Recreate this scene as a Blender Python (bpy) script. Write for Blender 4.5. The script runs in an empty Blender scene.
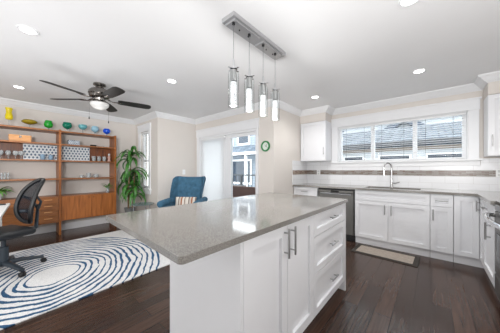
import bpy, bmesh, math, random
from mathutils import Vector, Matrix
random.seed(7)
PI = math.pi
S = bpy.context.scene
COL = S.collection

# ------------------------------------------------------------------ camera
YAW = math.radians(40.78)
cam = bpy.data.cameras.new('camera')
cam.sensor_width = 36.0
cam.lens = 211.0 / 500.0 * 36.0
cam.shift_y = 0.007
cam.clip_start = 0.02
cam_o = bpy.data.objects.new('camera', cam)
COL.objects.link(cam_o)
cam_o.location = (0, 0, 1.2)
cam_o.rotation_euler = (PI / 2, 0, YAW - PI / 2)
S.camera = cam_o

# ------------------------------------------------------------------ world, exposure, large lights
W = bpy.data.worlds.new('world')
S.world = W
W.use_nodes = True
wn = W.node_tree.nodes
wn['Background'].inputs['Color'].default_value = (0.97, 0.985, 1.0, 1)
wn['Background'].inputs['Strength'].default_value = 3.2
S.view_settings.view_transform = 'Standard'
S.view_settings.look = 'None'
S.view_settings.gamma = 1.0
S.view_settings.use_curve_mapping = False
S.view_settings.exposure = 0.72


def area(name, loc, rot, sx, sy, power, color=(1, 1, 1)):
    l = bpy.data.lights.new(name, 'AREA')
    l.shape = 'RECTANGLE'
    l.size = sx
    l.size_y = sy
    l.energy = power
    l.color = color
    o = bpy.data.objects.new(name, l)
    COL.objects.link(o)
    o.location = loc
    o.rotation_euler = rot
    return o


# unseen area fills added behind the camera to brighten ceiling and room
def aim(o, target):
    d = Vector(target) - o.location
    o.rotation_euler = d.to_track_quat('-Z', 'Y').to_euler()


aim(area('living_ceiling_fill', (-1.05, 2.4, 0.9), (0, 0, 0), 1.6, 4.6, 2.0, (1.0, 1.0, 1.0)), (-0.9, 2.4, 2.6))  # up-facing panel added to brighten the living-room ceiling, no window here
aim(area('bounce_fill', (-0.3, -0.5, 1.0), (0, 0, 0), 2.6, 1.0, 4, (1.0, 1.0, 1.0)), (0.3, -0.5, 2.6))  # up-facing panel added to lift the ceiling near the camera

aim(area('rear_side_fill', (0.4, -0.98, 1.2), (0, 0, 0), 2.4, 1.5, 9, (0.98, 0.99, 1.0)), (0.4, 2.0, 1.25))  # panel added before the closed right wall to fill the island front


def fill_spot(name, loc, target, power, deg):
    l = bpy.data.lights.new(name, 'SPOT')
    l.energy = power
    l.spot_size = math.radians(deg)
    l.spot_blend = 1.0
    l.shadow_soft_size = 0.35
    o = bpy.data.objects.new(name, l)
    COL.objects.link(o)
    o.location = loc
    aim(o, target)


# spots added out of view behind the camera to brighten ceiling and shelf wall
fill_spot('added_fill_spot', (-0.4, -0.6, 1.45), (3.4, -0.35, 2.75), 150, 80)
fill_spot('added_fill_spot', (-0.9, 0.3, 1.5), (0.7, 5.4, 1.5), 190, 75)
fill_spot('added_fill_spot', (-0.6, -0.5, 1.5), (2.6, 3.3, 2.75), 150, 65)

aim(area('rear_wall_fill', (-1.8, 1.9, 1.35), (0, 0, 0), 4.5, 1.9, 40, (0.97, 0.985, 1.0)), (2.0, 1.6, 1.5))  # unseen panel added at the windowless back wall as soft fill

DOWNLIGHT_W = 22.0

# ------------------------------------------------------------------ materials


def new_mat(name):
    m = bpy.data.materials.new(name)
    m.use_nodes = True
    nt = m.node_tree
    return m, nt, nt.nodes['Principled BSDF']


def srgb(r, g, b):
    def f(c):
        c /= 255.0
        return c / 12.92 if c <= 0.04045 else ((c + 0.055) / 1.055) ** 2.4
    return (f(r), f(g), f(b), 1)


def mat(name, rgb, rough=0.5, metal=0.0, noise=0.04, nscale=8.0, bump=0.0, bscale=60.0, spec=0.5, emit=None, trans=0.0, coat=0.0):
    m, nt, b = new_mat(name)
    col = srgb(*rgb)
    b.inputs['Roughness'].default_value = rough
    b.inputs['Metallic'].default_value = metal
    b.inputs['Specular IOR Level'].default_value = spec
    b.inputs['Transmission Weight'].default_value = trans
    b.inputs['Coat Weight'].default_value = coat
    tc = nt.nodes.new('ShaderNodeTexCoord')
    n = nt.nodes.new('ShaderNodeTexNoise')
    n.inputs['Scale'].default_value = nscale
    n.inputs['Detail'].default_value = 4
    nt.links.new(tc.outputs['Object'], n.inputs['Vector'])
    r = nt.nodes.new('ShaderNodeValToRGB')
    lo = [max(0, c * (1 - noise)) for c in col[:3]] + [1]
    hi = [min(1, c * (1 + noise)) for c in col[:3]] + [1]
    r.color_ramp.elements[0].position = 0.3
    r.color_ramp.elements[1].position = 0.7
    r.color_ramp.elements[0].color = lo
    r.color_ramp.elements[1].color = hi
    nt.links.new(n.outputs['Fac'], r.inputs['Fac'])
    nt.links.new(r.outputs['Color'], b.inputs['Base Color'])
    if bump:
        n2 = nt.nodes.new('ShaderNodeTexNoise')
        n2.inputs['Scale'].default_value = bscale
        n2.inputs['Detail'].default_value = 3
        nt.links.new(tc.outputs['Object'], n2.inputs['Vector'])
        bp = nt.nodes.new('ShaderNodeBump')
        bp.inputs['Strength'].default_value = bump
        bp.inputs['Distance'].default_value = 0.01
        nt.links.new(n2.outputs['Fac'], bp.inputs['Height'])
        nt.links.new(bp.outputs['Normal'], b.inputs['Normal'])
    if emit:
        b.inputs['Emission Color'].default_value = srgb(*rgb)
        b.inputs['Emission Strength'].default_value = emit
    return m


def glass_mat(name, rgb=(255, 255, 255), gloss=0.12, diffuse=0.0):
    m = bpy.data.materials.new(name)
    m.use_nodes = True
    nt = m.node_tree
    nt.nodes.clear()
    out = nt.nodes.new('ShaderNodeOutputMaterial')
    t = nt.nodes.new('ShaderNodeBsdfTransparent')
    t.inputs['Color'].default_value = srgb(*rgb)
    g = nt.nodes.new('ShaderNodeBsdfGlossy')
    g.inputs['Roughness'].default_value = 0.03
    lw = nt.nodes.new('ShaderNodeLayerWeight')
    lw.inputs['Blend'].default_value = gloss
    mx = nt.nodes.new('ShaderNodeMixShader')
    nt.links.new(lw.outputs['Fresnel'], mx.inputs[0])
    nt.links.new(t.outputs[0], mx.inputs[1])
    nt.links.new(g.outputs[0], mx.inputs[2])
    last = mx
    if diffuse:
        d = nt.nodes.new('ShaderNodeBsdfDiffuse')
        d.inputs['Color'].default_value = srgb(*rgb)
        mx2 = nt.nodes.new('ShaderNodeMixShader')
        mx2.inputs[0].default_value = diffuse
        nt.links.new(mx.outputs[0], mx2.inputs[1])
        nt.links.new(d.outputs[0], mx2.inputs[2])
        last = mx2
    nt.links.new(last.outputs[0], out.inputs[0])
    return m


def ramp(nt, stops, interp='LINEAR'):
    r = nt.nodes.new('ShaderNodeValToRGB')
    r.color_ramp.interpolation = interp
    e = r.color_ramp.elements
    while len(e) < len(stops):
        e.new(0.5)
    for el, (p, c) in zip(e, stops):
        el.position = p
        el.color = c
    return r


def mth(nt, op, a=None, b=None, c=None):
    n = nt.nodes.new('ShaderNodeMath')
    n.operation = op
    for i, v in enumerate((a, b, c)):
        if v is None:
            continue
        if isinstance(v, (int, float)):
            n.inputs[i].default_value = v
        else:
            nt.links.new(v, n.inputs[i])
    return n.outputs[0]


def floor_mat():
    m, nt, b = new_mat('dark_hardwood')
    tc = nt.nodes.new('ShaderNodeTexCoord')
    br = nt.nodes.new('ShaderNodeTexBrick')
    br.offset = 0.37
    br.inputs['Scale'].default_value = 1.0
    br.inputs['Brick Width'].default_value = 1.25
    br.inputs['Row Height'].default_value = 0.125
    br.inputs['Mortar Size'].default_value = 0.0022
    br.inputs['Mortar Smooth'].default_value = 0.3
    br.inputs['Color1'].default_value = srgb(58, 41, 33)
    br.inputs['Color2'].default_value = srgb(82, 60, 49)
    br.inputs['Mortar'].default_value = srgb(24, 16, 14)
    nt.links.new(tc.outputs['Object'], br.inputs['Vector'])
    mp = nt.nodes.new('ShaderNodeMapping')
    mp.inputs['Scale'].default_value = (1.6, 26, 1)
    nt.links.new(tc.outputs['Object'], mp.inputs['Vector'])
    n = nt.nodes.new('ShaderNodeTexNoise')
    n.inputs['Scale'].default_value = 2.0
    n.inputs['Detail'].default_value = 5
    nt.links.new(mp.outputs[0], n.inputs['Vector'])
    rp = ramp(nt, [(0.3, (0.6, 0.6, 0.6, 1)), (0.72, (1.2, 1.2, 1.2, 1))])
    nt.links.new(n.outputs['Fac'], rp.inputs['Fac'])
    mx = nt.nodes.new('ShaderNodeMix')
    mx.data_type = 'RGBA'
    mx.blend_type = 'MULTIPLY'
    mx.inputs[0].default_value = 1.0
    nt.links.new(br.outputs['Color'], mx.inputs[6])
    nt.links.new(rp.outputs['Color'], mx.inputs[7])
    nt.links.new(mx.outputs[2], b.inputs['Base Color'])
    b.inputs['Roughness'].default_value = 0.2
    b.inputs['Specular IOR Level'].default_value = 0.42
    # hand-scraped ripple + plank gaps
    h = mth(nt, 'SUBTRACT', mth(nt, 'MULTIPLY', n.outputs['Fac'], 0.35), br.outputs['Fac'])
    bp = nt.nodes.new('ShaderNodeBump')
    bp.inputs['Strength'].default_value = 0.5
    bp.inputs['Distance'].default_value = 0.006
    nt.links.new(h, bp.inputs['Height'])
    nt.links.new(bp.outputs['Normal'], b.inputs['Normal'])
    return m


def quartz_mat():
    m, nt, b = new_mat('grey_quartz')
    tc = nt.nodes.new('ShaderNodeTexCoord')
    n = nt.nodes.new('ShaderNodeTexNoise')
    n.inputs['Scale'].default_value = 260
    n.inputs['Detail'].default_value = 2
    nt.links.new(tc.outputs['Object'], n.inputs['Vector'])
    r = ramp(nt, [(0.32, srgb(102, 99, 95)), (0.5, srgb(130, 127, 122)), (0.68, srgb(156, 152, 147))])
    nt.links.new(n.outputs['Fac'], r.inputs['Fac'])
    v = nt.nodes.new('ShaderNodeTexVoronoi')
    v.inputs['Scale'].default_value = 190
    nt.links.new(tc.outputs['Object'], v.inputs['Vector'])
    r2 = ramp(nt, [(0.0, (0.72, 0.71, 0.7, 1)), (0.2, (1, 1, 1, 1))])
    nt.links.new(v.outputs['Distance'], r2.inputs['Fac'])
    mx = nt.nodes.new('ShaderNodeMix')
    mx.data_type = 'RGBA'
    mx.blend_type = 'MULTIPLY'
    mx.inputs[0].default_value = 1.0
    nt.links.new(r.outputs[0], mx.inputs[6])
    nt.links.new(r2.outputs[0], mx.inputs[7])
    nt.links.new(mx.outputs[2], b.inputs['Base Color'])
    b.inputs['Roughness'].default_value = 0.09
    b.inputs['IOR'].default_value = 1.75
    return m


def rug_mat():
    m, nt, b = new_mat('rug_rings')
    tc = nt.nodes.new('ShaderNodeTexCoord')
    sp = nt.nodes.new('ShaderNodeSeparateXYZ')
    nt.links.new(tc.outputs['Object'], sp.inputs[0])
    n = nt.nodes.new('ShaderNodeTexNoise')
    n.inputs['Scale'].default_value = 2.2
    n.inputs['Detail'].default_value = 2
    nt.links.new(tc.outputs['Object'], n.inputs['Vector'])
    n3 = nt.nodes.new('ShaderNodeTexNoise')
    n3.inputs['Scale'].default_value = 30
    nt.links.new(tc.outputs['Object'], n3.inputs['Vector'])
    # ring centre sits at the object's origin; slight shear tilts the ovals
    x = mth(nt, 'MULTIPLY', mth(nt, 'SUBTRACT', sp.outputs[0], mth(nt, 'MULTIPLY', sp.outputs[1], 0.16)), 1.16)
    y = sp.outputs[1]
    r = mth(nt, 'SQRT', mth(nt, 'ADD', mth(nt, 'MULTIPLY', x, x), mth(nt, 'MULTIPLY', y, y)))
    r = mth(nt, 'ADD', r, mth(nt, 'MULTIPLY', mth(nt, 'SUBTRACT', n.outputs['Fac'], 0.5), 0.16))
    r = mth(nt, 'ADD', r, mth(nt, 'MULTIPLY', mth(nt, 'SUBTRACT', n3.outputs['Fac'], 0.5), 0.02))
    s = mth(nt, 'SINE', mth(nt, 'MULTIPLY', mth(nt, 'SUBTRACT', r, 0.235), 2 * PI / 0.081))
    n2 = nt.nodes.new('ShaderNodeTexNoise')
    n2.inputs['Scale'].default_value = 3.3
    nt.links.new(tc.outputs['Object'], n2.inputs['Vector'])
    thr = mth(nt, 'MULTIPLY_ADD', n2.outputs['Fac'], 2.4, -0.8)
    blue = mth(nt, 'GREATER_THAN', s, thr)
    inr = mth(nt, 'GREATER_THAN', r, 0.25)
    outr = mth(nt, 'LESS_THAN', r, 1.36)
    k = mth(nt, 'MULTIPLY', mth(nt, 'MULTIPLY', blue, inr), outr)
    pile = nt.nodes.new('ShaderNodeTexNoise')
    pile.inputs['Scale'].default_value = 120
    nt.links.new(tc.outputs['Object'], pile.inputs['Vector'])
    cw = ramp(nt, [(0.3, srgb(196, 196, 198)), (0.7, srgb(232, 231, 229))])
    cb = ramp(nt, [(0.3, srgb(34, 64, 92)), (0.7, srgb(62, 100, 136))])
    nt.links.new(pile.outputs['Fac'], cw.inputs['Fac'])
    nt.links.new(pile.outputs['Fac'], cb.inputs['Fac'])
    mx = nt.nodes.new('ShaderNodeMix')
    mx.data_type = 'RGBA'
    nt.links.new(k, mx.inputs[0])
    nt.links.new(cw.outputs[0], mx.inputs[6])
    nt.links.new(cb.outputs[0], mx.inputs[7])
    nt.links.new(mx.outputs[2], b.inputs['Base Color'])
    b.inputs['Roughness'].default_value = 0.95
    b.inputs['Specular IOR Level'].default_value = 0.1
    bp = nt.nodes.new('ShaderNodeBump')
    bp.inputs['Strength'].default_value = 0.5
    bp.inputs['Distance'].default_value = 0.01
    nt.links.new(pile.outputs['Fac'], bp.inputs['Height'])
    nt.links.new(bp.outputs['Normal'], b.inputs['Normal'])
    return m


def wood_mat(name, dark, light, scale=(1, 1, 9), rough=0.38):
    m, nt, b = new_mat(name)
    tc = nt.nodes.new('ShaderNodeTexCoord')
    mp = nt.nodes.new('ShaderNodeMapping')
    mp.inputs['Scale'].default_value = scale
    nt.links.new(tc.outputs['Object'], mp.inputs['Vector'])
    n = nt.nodes.new('ShaderNodeTexNoise')
    n.inputs['Scale'].default_value = 3.0
    n.inputs['Detail'].default_value = 6
    n.inputs['Distortion'].default_value = 0.6
    nt.links.new(mp.outputs[0], n.inputs['Vector'])
    r = ramp(nt, [(0.3, srgb(*dark)), (0.7, srgb(*light))])
    nt.links.new(n.outputs['Fac'], r.inputs['Fac'])
    nt.links.new(r.outputs[0], b.inputs['Base Color'])
    b.inputs['Roughness'].default_value = rough
    return m


def brick_mat(name, c1, c2, mortar, bw, rh, axes, ms=0.002, rough=0.2, bump=0.3, off=0.5, bias=0.0):
    """brick pattern on two chosen object axes ('YZ', 'XZ', 'XY')"""
    m, nt, b = new_mat(name)
    tc = nt.nodes.new('ShaderNodeTexCoord')
    sp = nt.nodes.new('ShaderNodeSeparateXYZ')
    cb = nt.nodes.new('ShaderNodeCombineXYZ')
    nt.links.new(tc.outputs['Object'], sp.inputs[0])
    nt.links.new(sp.outputs['XYZ'.index(axes[0])], cb.inputs[0])
    nt.links.new(sp.outputs['XYZ'.index(axes[1])], cb.inputs[1])
    br = nt.nodes.new('ShaderNodeTexBrick')
    br.offset = off
    br.inputs['Scale'].default_value = 1
    br.inputs['Brick Width'].default_value = bw
    br.inputs['Row Height'].default_value = rh
    br.inputs['Mortar Size'].default_value = ms
    br.inputs['Bias'].default_value = bias
    br.inputs['Color1'].default_value = srgb(*c1)
    br.inputs['Color2'].default_value = srgb(*c2)
    br.inputs['Mortar'].default_value = srgb(*mortar)
    nt.links.new(cb.outputs[0], br.inputs['Vector'])
    nt.links.new(br.outputs['Color'], b.inputs['Base Color'])
    b.inputs['Roughness'].default_value = rough
    if bump:
        bp = nt.nodes.new('ShaderNodeBump')
        bp.invert = True
        bp.inputs['Strength'].default_value = bump
        bp.inputs['Distance'].default_value = 0.004
        nt.links.new(br.outputs['Fac'], bp.inputs['Height'])
        nt.links.new(bp.outputs['Normal'], b.inputs['Normal'])
    return m


def stripe_mat(name, stops, axis, period, rough=0.8, interp='CONSTANT'):
    m, nt, b = new_mat(name)
    tc = nt.nodes.new('ShaderNodeTexCoord')
    sp = nt.nodes.new('ShaderNodeSeparateXYZ')
    nt.links.new(tc.outputs['Object'], sp.inputs[0])
    f = mth(nt, 'FRACT', mth(nt, 'MULTIPLY', sp.outputs['XYZ'.index(axis)], 1.0 / period))
    r = ramp(nt, stops, interp)
    nt.links.new(f, r.inputs['Fac'])
    nt.links.new(r.outputs[0], b.inputs['Base Color'])
    b.inputs['Roughness'].default_value = rough
    return m


def dots_mat():
    """white panel printed with rows of small navy diamonds"""
    m, nt, b = new_mat('navy_diamond_print')
    tc = nt.nodes.new('ShaderNodeTexCoord')
    sp = nt.nodes.new('ShaderNodeSeparateXYZ')
    nt.links.new(tc.outputs['Object'], sp.inputs[0])
    P = 0.05
    row = mth(nt, 'FLOOR', mth(nt, 'MULTIPLY', sp.outputs[2], 1 / P))
    sh = mth(nt, 'MULTIPLY', mth(nt, 'MODULO', row, 2.0), 0.5)
    u = mth(nt, 'FRACT', mth(nt, 'ADD', mth(nt, 'MULTIPLY', sp.outputs[0], 1 / P), sh))
    v = mth(nt, 'FRACT', mth(nt, 'MULTIPLY', sp.outputs[2], 1 / P))
    au = mth(nt, 'ABSOLUTE', mth(nt, 'SUBTRACT', u, 0.5))
    av = mth(nt, 'ABSOLUTE', mth(nt, 'SUBTRACT', v, 0.5))
    d = mth(nt, 'ADD', mth(nt, 'MULTIPLY', au, 1.3), av)
    k = mth(nt, 'LESS_THAN', d, 0.45)
    mx = nt.nodes.new('ShaderNodeMix')
    mx.data_type = 'RGBA'
    nt.links.new(k, mx.inputs[0])
    mx.inputs[6].default_value = srgb(214, 219, 222)
    mx.inputs[7].default_value = srgb(48, 76, 110)
    nt.links.new(mx.outputs[2], b.inputs['Base Color'])
    b.inputs['Roughness'].default_value = 0.4
    return m


def bubble_mat():
    """lit bubble-crystal core of a pendant"""
    m, nt, b = new_mat('lit_bubble_crystal')
    tc = nt.nodes.new('ShaderNodeTexCoord')
    v = nt.nodes.new('ShaderNodeTexVoronoi')
    v.inputs['Scale'].default_value = 90
    nt.links.new(tc.outputs['Object'], v.inputs['Vector'])
    r = ramp(nt, [(0.15, (0.2, 0.21, 0.22, 1)), (0.55, (0.62, 0.63, 0.64, 1))])
    nt.links.new(v.outputs['Distance'], r.inputs['Fac'])
    nt.links.new(r.outputs[0], b.inputs['Base Color'])
    nt.links.new(r.outputs[0], b.inputs['Emission Color'])
    b.inputs['Emission Strength'].default_value = 0.14
    b.inputs['Roughness'].default_value = 0.2
    return m


M = {}
M['wall'] = mat('greige_paint', (219, 213, 207), 0.7, noise=0.015, nscale=3, bump=0.03, bscale=200)
M['ceil'] = mat('white_ceiling_paint', (236, 236, 237), 0.8, noise=0.01, nscale=2, bump=0.03, bscale=150)
M['trim'] = mat('white_trim_paint', (236, 237, 239), 0.35, noise=0.008)
M['cab'] = mat('white_cabinet_lacquer', (232, 233, 236), 0.32, noise=0.008)
M['floor'] = floor_mat()
M['quartz'] = quartz_mat()
M['rug'] = rug_mat()
M['teak'] = wood_mat('teak_veneer', (116, 70, 34), (162, 102, 54), (1.2, 1.2, 14))
M['teak_v'] = wood_mat('teak_veneer_upright_grain', (128, 72, 28), (176, 106, 48), (14, 14, 1.0))
M['teak_dark'] = wood_mat('dark_teak_backing', (84, 44, 24), (142, 80, 40), (22, 1, 1))
M['lightwood'] = wood_mat('pale_pine', (186, 128, 76), (222, 168, 112), (2, 2, 18))
M['steel'] = mat('brushed_steel', (150, 151, 153), 0.3, 1.0, 0.08, 3)
M['dwsteel'] = mat('dishwasher_steel', (116, 115, 112), 0.4, 0.85, 0.06, 3)
M['nickel'] = mat('brushed_nickel', (172, 172, 172), 0.28, 1.0, 0.05)
M['canopy'] = mat('satin_steel', (176, 176, 178), 0.3, 0.55, 0.04, 4)
M['chrome'] = mat('chrome', (215, 216, 218), 0.07, 1.0, 0.01)
M['black'] = mat('black_plastic', (20, 21, 24), 0.45, noise=0.1)
M['blackgloss'] = mat('black_glass', (14, 15, 17), 0.08, noise=0.02)
M['charcoal'] = mat('chair_grey_plastic', (44, 53, 61), 0.42, noise=0.08)
M['leather'] = mat('black_seat_leather', (22, 25, 29), 0.38, noise=0.15, bump=0.1)
M['meshcloth'] = mat('dark_mesh_fabric', (58, 64, 70), 0.8, noise=0.3, nscale=120)
M['blade'] = mat('black_fan_blade', (28, 27, 27), 0.5, noise=0.15)
M['pewter'] = mat('pewter_metal', (138, 134, 130), 0.24, 1.0, 0.15, 12)
M['frost'] = mat('frosted_glass_bowl', (205, 204, 202), 0.3, noise=0.02, emit=0.03)
M['lamp'] = mat('downlight_lens', (255, 253, 250), 0.5, emit=6.0)
M['bubble'] = bubble_mat()
M['glass'] = glass_mat('clear_glass', (254, 255, 255), 0.035)
M['pane'] = glass_mat('window_pane_glass', (246, 249, 250), 0.06)
M['drink'] = glass_mat('drinking_glass', (240, 243, 244), 0.14, 0.2)
M['bluedrink'] = glass_mat('pale_blue_drinking_glass', (190, 214, 230), 0.15, 0.35)
M['glasstop'] = glass_mat('table_glass', (196, 220, 222), 0.3, 0.18)
M['tile_x'] = brick_mat('white_subway_tile_window_wall', (236, 237, 239), (230, 231, 234), (214, 214, 214), 0.30, 0.10, 'YZ', 0.0022, 0.25, 0.25)
M['tile_y'] = brick_mat('white_subway_tile_side', (236, 237, 239), (230, 231, 234), (214, 214, 214), 0.30, 0.10, 'XZ', 0.0022, 0.12, 0.25)
M['mosaic_x'] = brick_mat('brown_grey_mosaic', (104, 80, 64), (150, 146, 141), (148, 143, 138), 0.075, 0.0155, 'YZ', 0.0016, 0.25, 0.3, 0.41)
M['mosaic_y'] = brick_mat('brown_grey_mosaic_side', (112, 76, 54), (176, 160, 146), (158, 152, 146), 0.075, 0.0155, 'XZ', 0.0016, 0.25, 0.3, 0.41)
M['blue_velvet'] = mat('teal_blue_velvet', (58, 100, 126), 0.85, noise=0.25, nscale=14, bump=0.12, bscale=140)
M['stripe_pillow'] = stripe_mat('striped_pillow_cloth', [(0, srgb(226, 219, 208)), (0.2, srgb(120, 106, 100)), (0.3, srgb(205, 196, 184)), (0.45, srgb(170, 108, 76)), (0.6, srgb(228, 221, 211)), (0.8, srgb(142, 118, 104)), (0.88, srgb(214, 204, 192))], 'Y', 0.21)
M['leaf'] = mat('dracaena_leaf', (60, 114, 46), 0.35, noise=0.5, nscale=9)
M['leaf2'] = mat('fern_leaf', (84, 138, 56), 0.5, noise=0.3, nscale=12)
M['cane'] = mat('brown_plant_cane', (120, 96, 66), 0.8, noise=0.3, nscale=30)
M['soil'] = mat('potting_soil', (52, 40, 32), 0.95, noise=0.4, nscale=40)
M['pot'] = mat('pale_ceramic_pot', (206, 208, 208), 0.35, noise=0.03)
M['pewterpot'] = mat('grey_plant_pot', (120, 122, 122), 0.5, noise=0.1)
M['clockgreen'] = mat('green_clock_rim', (44, 132, 74), 0.35, noise=0.05)
M['clockface'] = mat('pale_clock_face', (216, 224, 216), 0.5, noise=0.02)
M['deskwhite'] = mat('white_desk_top', (228, 228, 226), 0.4, noise=0.02)
M['plastic'] = mat('white_plastic_plate', (240, 240, 240), 0.35, noise=0.01)
M['mat_dark'] = mat('dark_mat_border', (58, 54, 50), 0.9, noise=0.2, nscale=60)
M['mat_beige'] = mat('beige_mat_weave', (166, 155, 144), 0.95, noise=0.22, nscale=70, bump=0.4, bscale=150)
M['blind'] = mat('white_blind', (238, 239, 240), 0.5, noise=0.01)
M['siding'] = brick_mat('pale_lap_siding', (205, 210, 214), (198, 203, 208), (160, 166, 172), 30, 0.16, 'YZ', 0.008, 0.6, 0.5, 0.0)
M['siding_grey'] = brick_mat('blue_grey_lap_siding', (136, 146, 156), (128, 138, 148), (96, 104, 112), 30, 0.16, 'YZ', 0.008, 0.6, 0.5, 0.0)
M['shingle'] = brick_mat('blue_grey_shingles', (84, 96, 108), (116, 128, 140), (54, 60, 68), 0.3, 0.13, 'YZ', 0.012, 0.85, 0.5)
M['shingle_xy'] = brick_mat('blue_grey_roof_shingles', (62, 70, 80), (100, 109, 118), (40, 45, 52), 0.32, 0.2, 'YX', 0.02, 0.85, 0.5)
M['fascia'] = mat('grey_brown_fascia', (98, 90, 82), 0.6, noise=0.1)
M['gutter'] = mat('dark_gutter', (54, 56, 60), 0.5, noise=0.1)
M['darkroof'] = mat('dark_slate_roof', (74, 84, 98), 0.8, noise=0.2, nscale=5)
M['housewindow'] = mat('dark_house_window_glass', (52, 62, 74), 0.08, noise=0.15, nscale=2)
M['rail'] = mat('dark_metal_railing', (62, 66, 70), 0.4, 0.4)
M['deck'] = mat('grey_deck', (186, 184, 180), 0.8, noise=0.15)
M['ground'] = mat('gravel_ground', (140, 140, 136), 0.9, noise=0.2)
M['wicker'] = mat('brown_wicker', (104, 78, 70), 0.7, noise=0.35, nscale=90, bump=0.4, bscale=120)
M['printbox'] = brick_mat('blue_white_printed_tin', (40, 70, 108), (130, 156, 180), (226, 230, 232), 0.028, 0.026, 'XZ', 0.004, 0.4, 0.0)
M['dots'] = dots_mat()


def tint(name, rgb):
    m = mat(name, rgb, 0.08, noise=0.06, nscale=14, trans=0.25)
    return m


# ------------------------------------------------------------------ mesh builder


class MB:
    def __init__(s, off=(0, 0, 0)):
        s.bm = bmesh.new()
        s.off = Vector(off)

    def _xf(s, vs, m):
        if m is not None:
            for v in vs:
                v.co = m @ v.co

    def box(s, x0, x1, y0, y1, z0, z1, m=None, r=0, seg=1):
        x0, x1 = min(x0, x1), max(x0, x1)
        y0, y1 = min(y0, y1), max(y0, y1)
        z0, z1 = min(z0, z1), max(z0, z1)
        vs = [s.bm.verts.new((x, y, z)) for x in (x0, x1) for y in (y0, y1) for z in (z0, z1)]
        fs = [s.bm.faces.new([vs[i] for i in q]) for q in ((0, 1, 3, 2), (4, 6, 7, 5), (0, 4, 5, 1), (2, 3, 7, 6), (0, 2, 6, 4), (1, 5, 7, 3))]
        if r:
            es = list({e for f in fs for e in f.edges})
            res = bmesh.ops.bevel(s.bm, geom=es, offset=r, segments=seg, affect='EDGES', profile=0.5)
            vs = list({v for f in res['faces'] for v in f.verts} | {v for v in vs if v.is_valid})
        s._xf(vs, m)
        return s

    def lathe(s, prof, c=(0, 0, 0), n=24, m=None, cap=True):
        """profile of (radius, z) spun about z through c"""
        rings = []
        vs = []
        for r, z in prof:
            if r < 1e-5:
                v = s.bm.verts.new((c[0], c[1], c[2] + z))
                rings.append([v])
                vs.append(v)
            else:
                ring = [s.bm.verts.new((c[0] + r * math.cos(2 * PI * i / n), c[1] + r * math.sin(2 * PI * i / n), c[2] + z)) for i in range(n)]
                rings.append(ring)
                vs += ring
        for a, b in zip(rings, rings[1:]):
            for i in range(n):
                j = (i + 1) % n
                if len(a) == 1 and len(b) == 1:
                    continue
                if len(a) == 1:
                    s.bm.faces.new((a[0], b[j], b[i]))
                elif len(b) == 1:
                    s.bm.faces.new((a[i], a[j], b[0]))
                else:
                    s.bm.faces.new((a[i], a[j], b[j], b[i]))
        if cap:
            for ring in (rings[0], rings[-1]):
                if len(ring) > 2:
                    s.bm.faces.new(ring)
        s._xf(vs, m)
        return s

    def tube(s, pts, r, n=10, closed=False, sq=None):
        """round (or sq=(a,b) flattened) tube along a polyline; r number or list"""
        pts = [Vector(p) for p in pts]
        N = len(pts)
        rings = []
        prevn = None
        for i, p in enumerate(pts):
            a = pts[(i - 1) % N] if (closed or i > 0) else p
            b = pts[(i + 1) % N] if (closed or i < N - 1) else p
            t = (b - a).normalized()
            if prevn is None:
                up = Vector((0, 0, 1)) if abs(t.z) < 0.9 else Vector((1, 0, 0))
                nn = (up - t * up.dot(t)).normalized()
            else:
                nn = (prevn - t * prevn.dot(t)).normalized()
            prevn = nn
            bb = t.cross(nn)
            rr = r[i] if isinstance(r, (list, tuple)) else r
            ka, kb = sq if sq else (1, 1)
            rings.append([s.bm.verts.new(p + nn * (rr * ka * math.cos(2 * PI * k / n)) + bb * (rr * kb * math.sin(2 * PI * k / n))) for k in range(n)])
        prs = list(zip(rings, rings[1:])) + ([(rings[-1], rings[0])] if closed else [])
        for a, b in prs:
            for k in range(n):
                j = (k + 1) % n
                s.bm.faces.new((a[k], a[j], b[j], b[k]))
        if not closed:
            s.bm.faces.new(rings[0][::-1])
            s.bm.faces.new(rings[-1])
        return s

    def prism(s, poly, axis, a, b):
        """polygon in the other two axes, extruded a..b on axis"""
        def mk(p, t):
            if axis == 'x':
                return (t, p[0], p[1])
            if axis == 'y':
                return (p[0], t, p[1])
            return (p[0], p[1], t)
        A = [s.bm.verts.new(mk(p, a)) for p in poly]
        B = [s.bm.verts.new(mk(p, b)) for p in poly]
        s.bm.faces.new(A)
        s.bm.faces.new(B[::-1])
        n = len(poly)
        for i in range(n):
            j = (i + 1) % n
            s.bm.faces.new((A[i], B[i], B[j], A[j]))
        return s

    def quad(s, pts):
        s.bm.faces.new([s.bm.verts.new(p) for p in pts])
        return s

    def grid_solid(s, fn_front, fn_back, nu, nv, m=None):
        """closed shell between two parametric sheets over u,v in 0..1"""
        A = [[s.bm.verts.new(fn_front(i / nu, j / nv)) for j in range(nv + 1)] for i in range(nu + 1)]
        B = [[s.bm.verts.new(fn_back(i / nu, j / nv)) for j in range(nv + 1)] for i in range(nu + 1)]
        for i in range(nu):
            for j in range(nv):
                s.bm.faces.new((A[i][j], A[i + 1][j], A[i + 1][j + 1], A[i][j + 1]))
                s.bm.faces.new((B[i][j], B[i][j + 1], B[i + 1][j + 1], B[i + 1][j]))
        for i in range(nu):
            s.bm.faces.new((A[i][0], B[i][0], B[i + 1][0], A[i + 1][0]))
            s.bm.faces.new((A[i][nv], A[i + 1][nv], B[i + 1][nv], B[i][nv]))
        for j in range(nv):
            s.bm.faces.new((A[0][j], A[0][j + 1], B[0][j + 1], B[0][j]))
            s.bm.faces.new((A[nu][j], B[nu][j], B[nu][j + 1], A[nu][j + 1]))
        s._xf([v for g in (A, B) for c in g for v in c], m)
        return s

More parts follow.
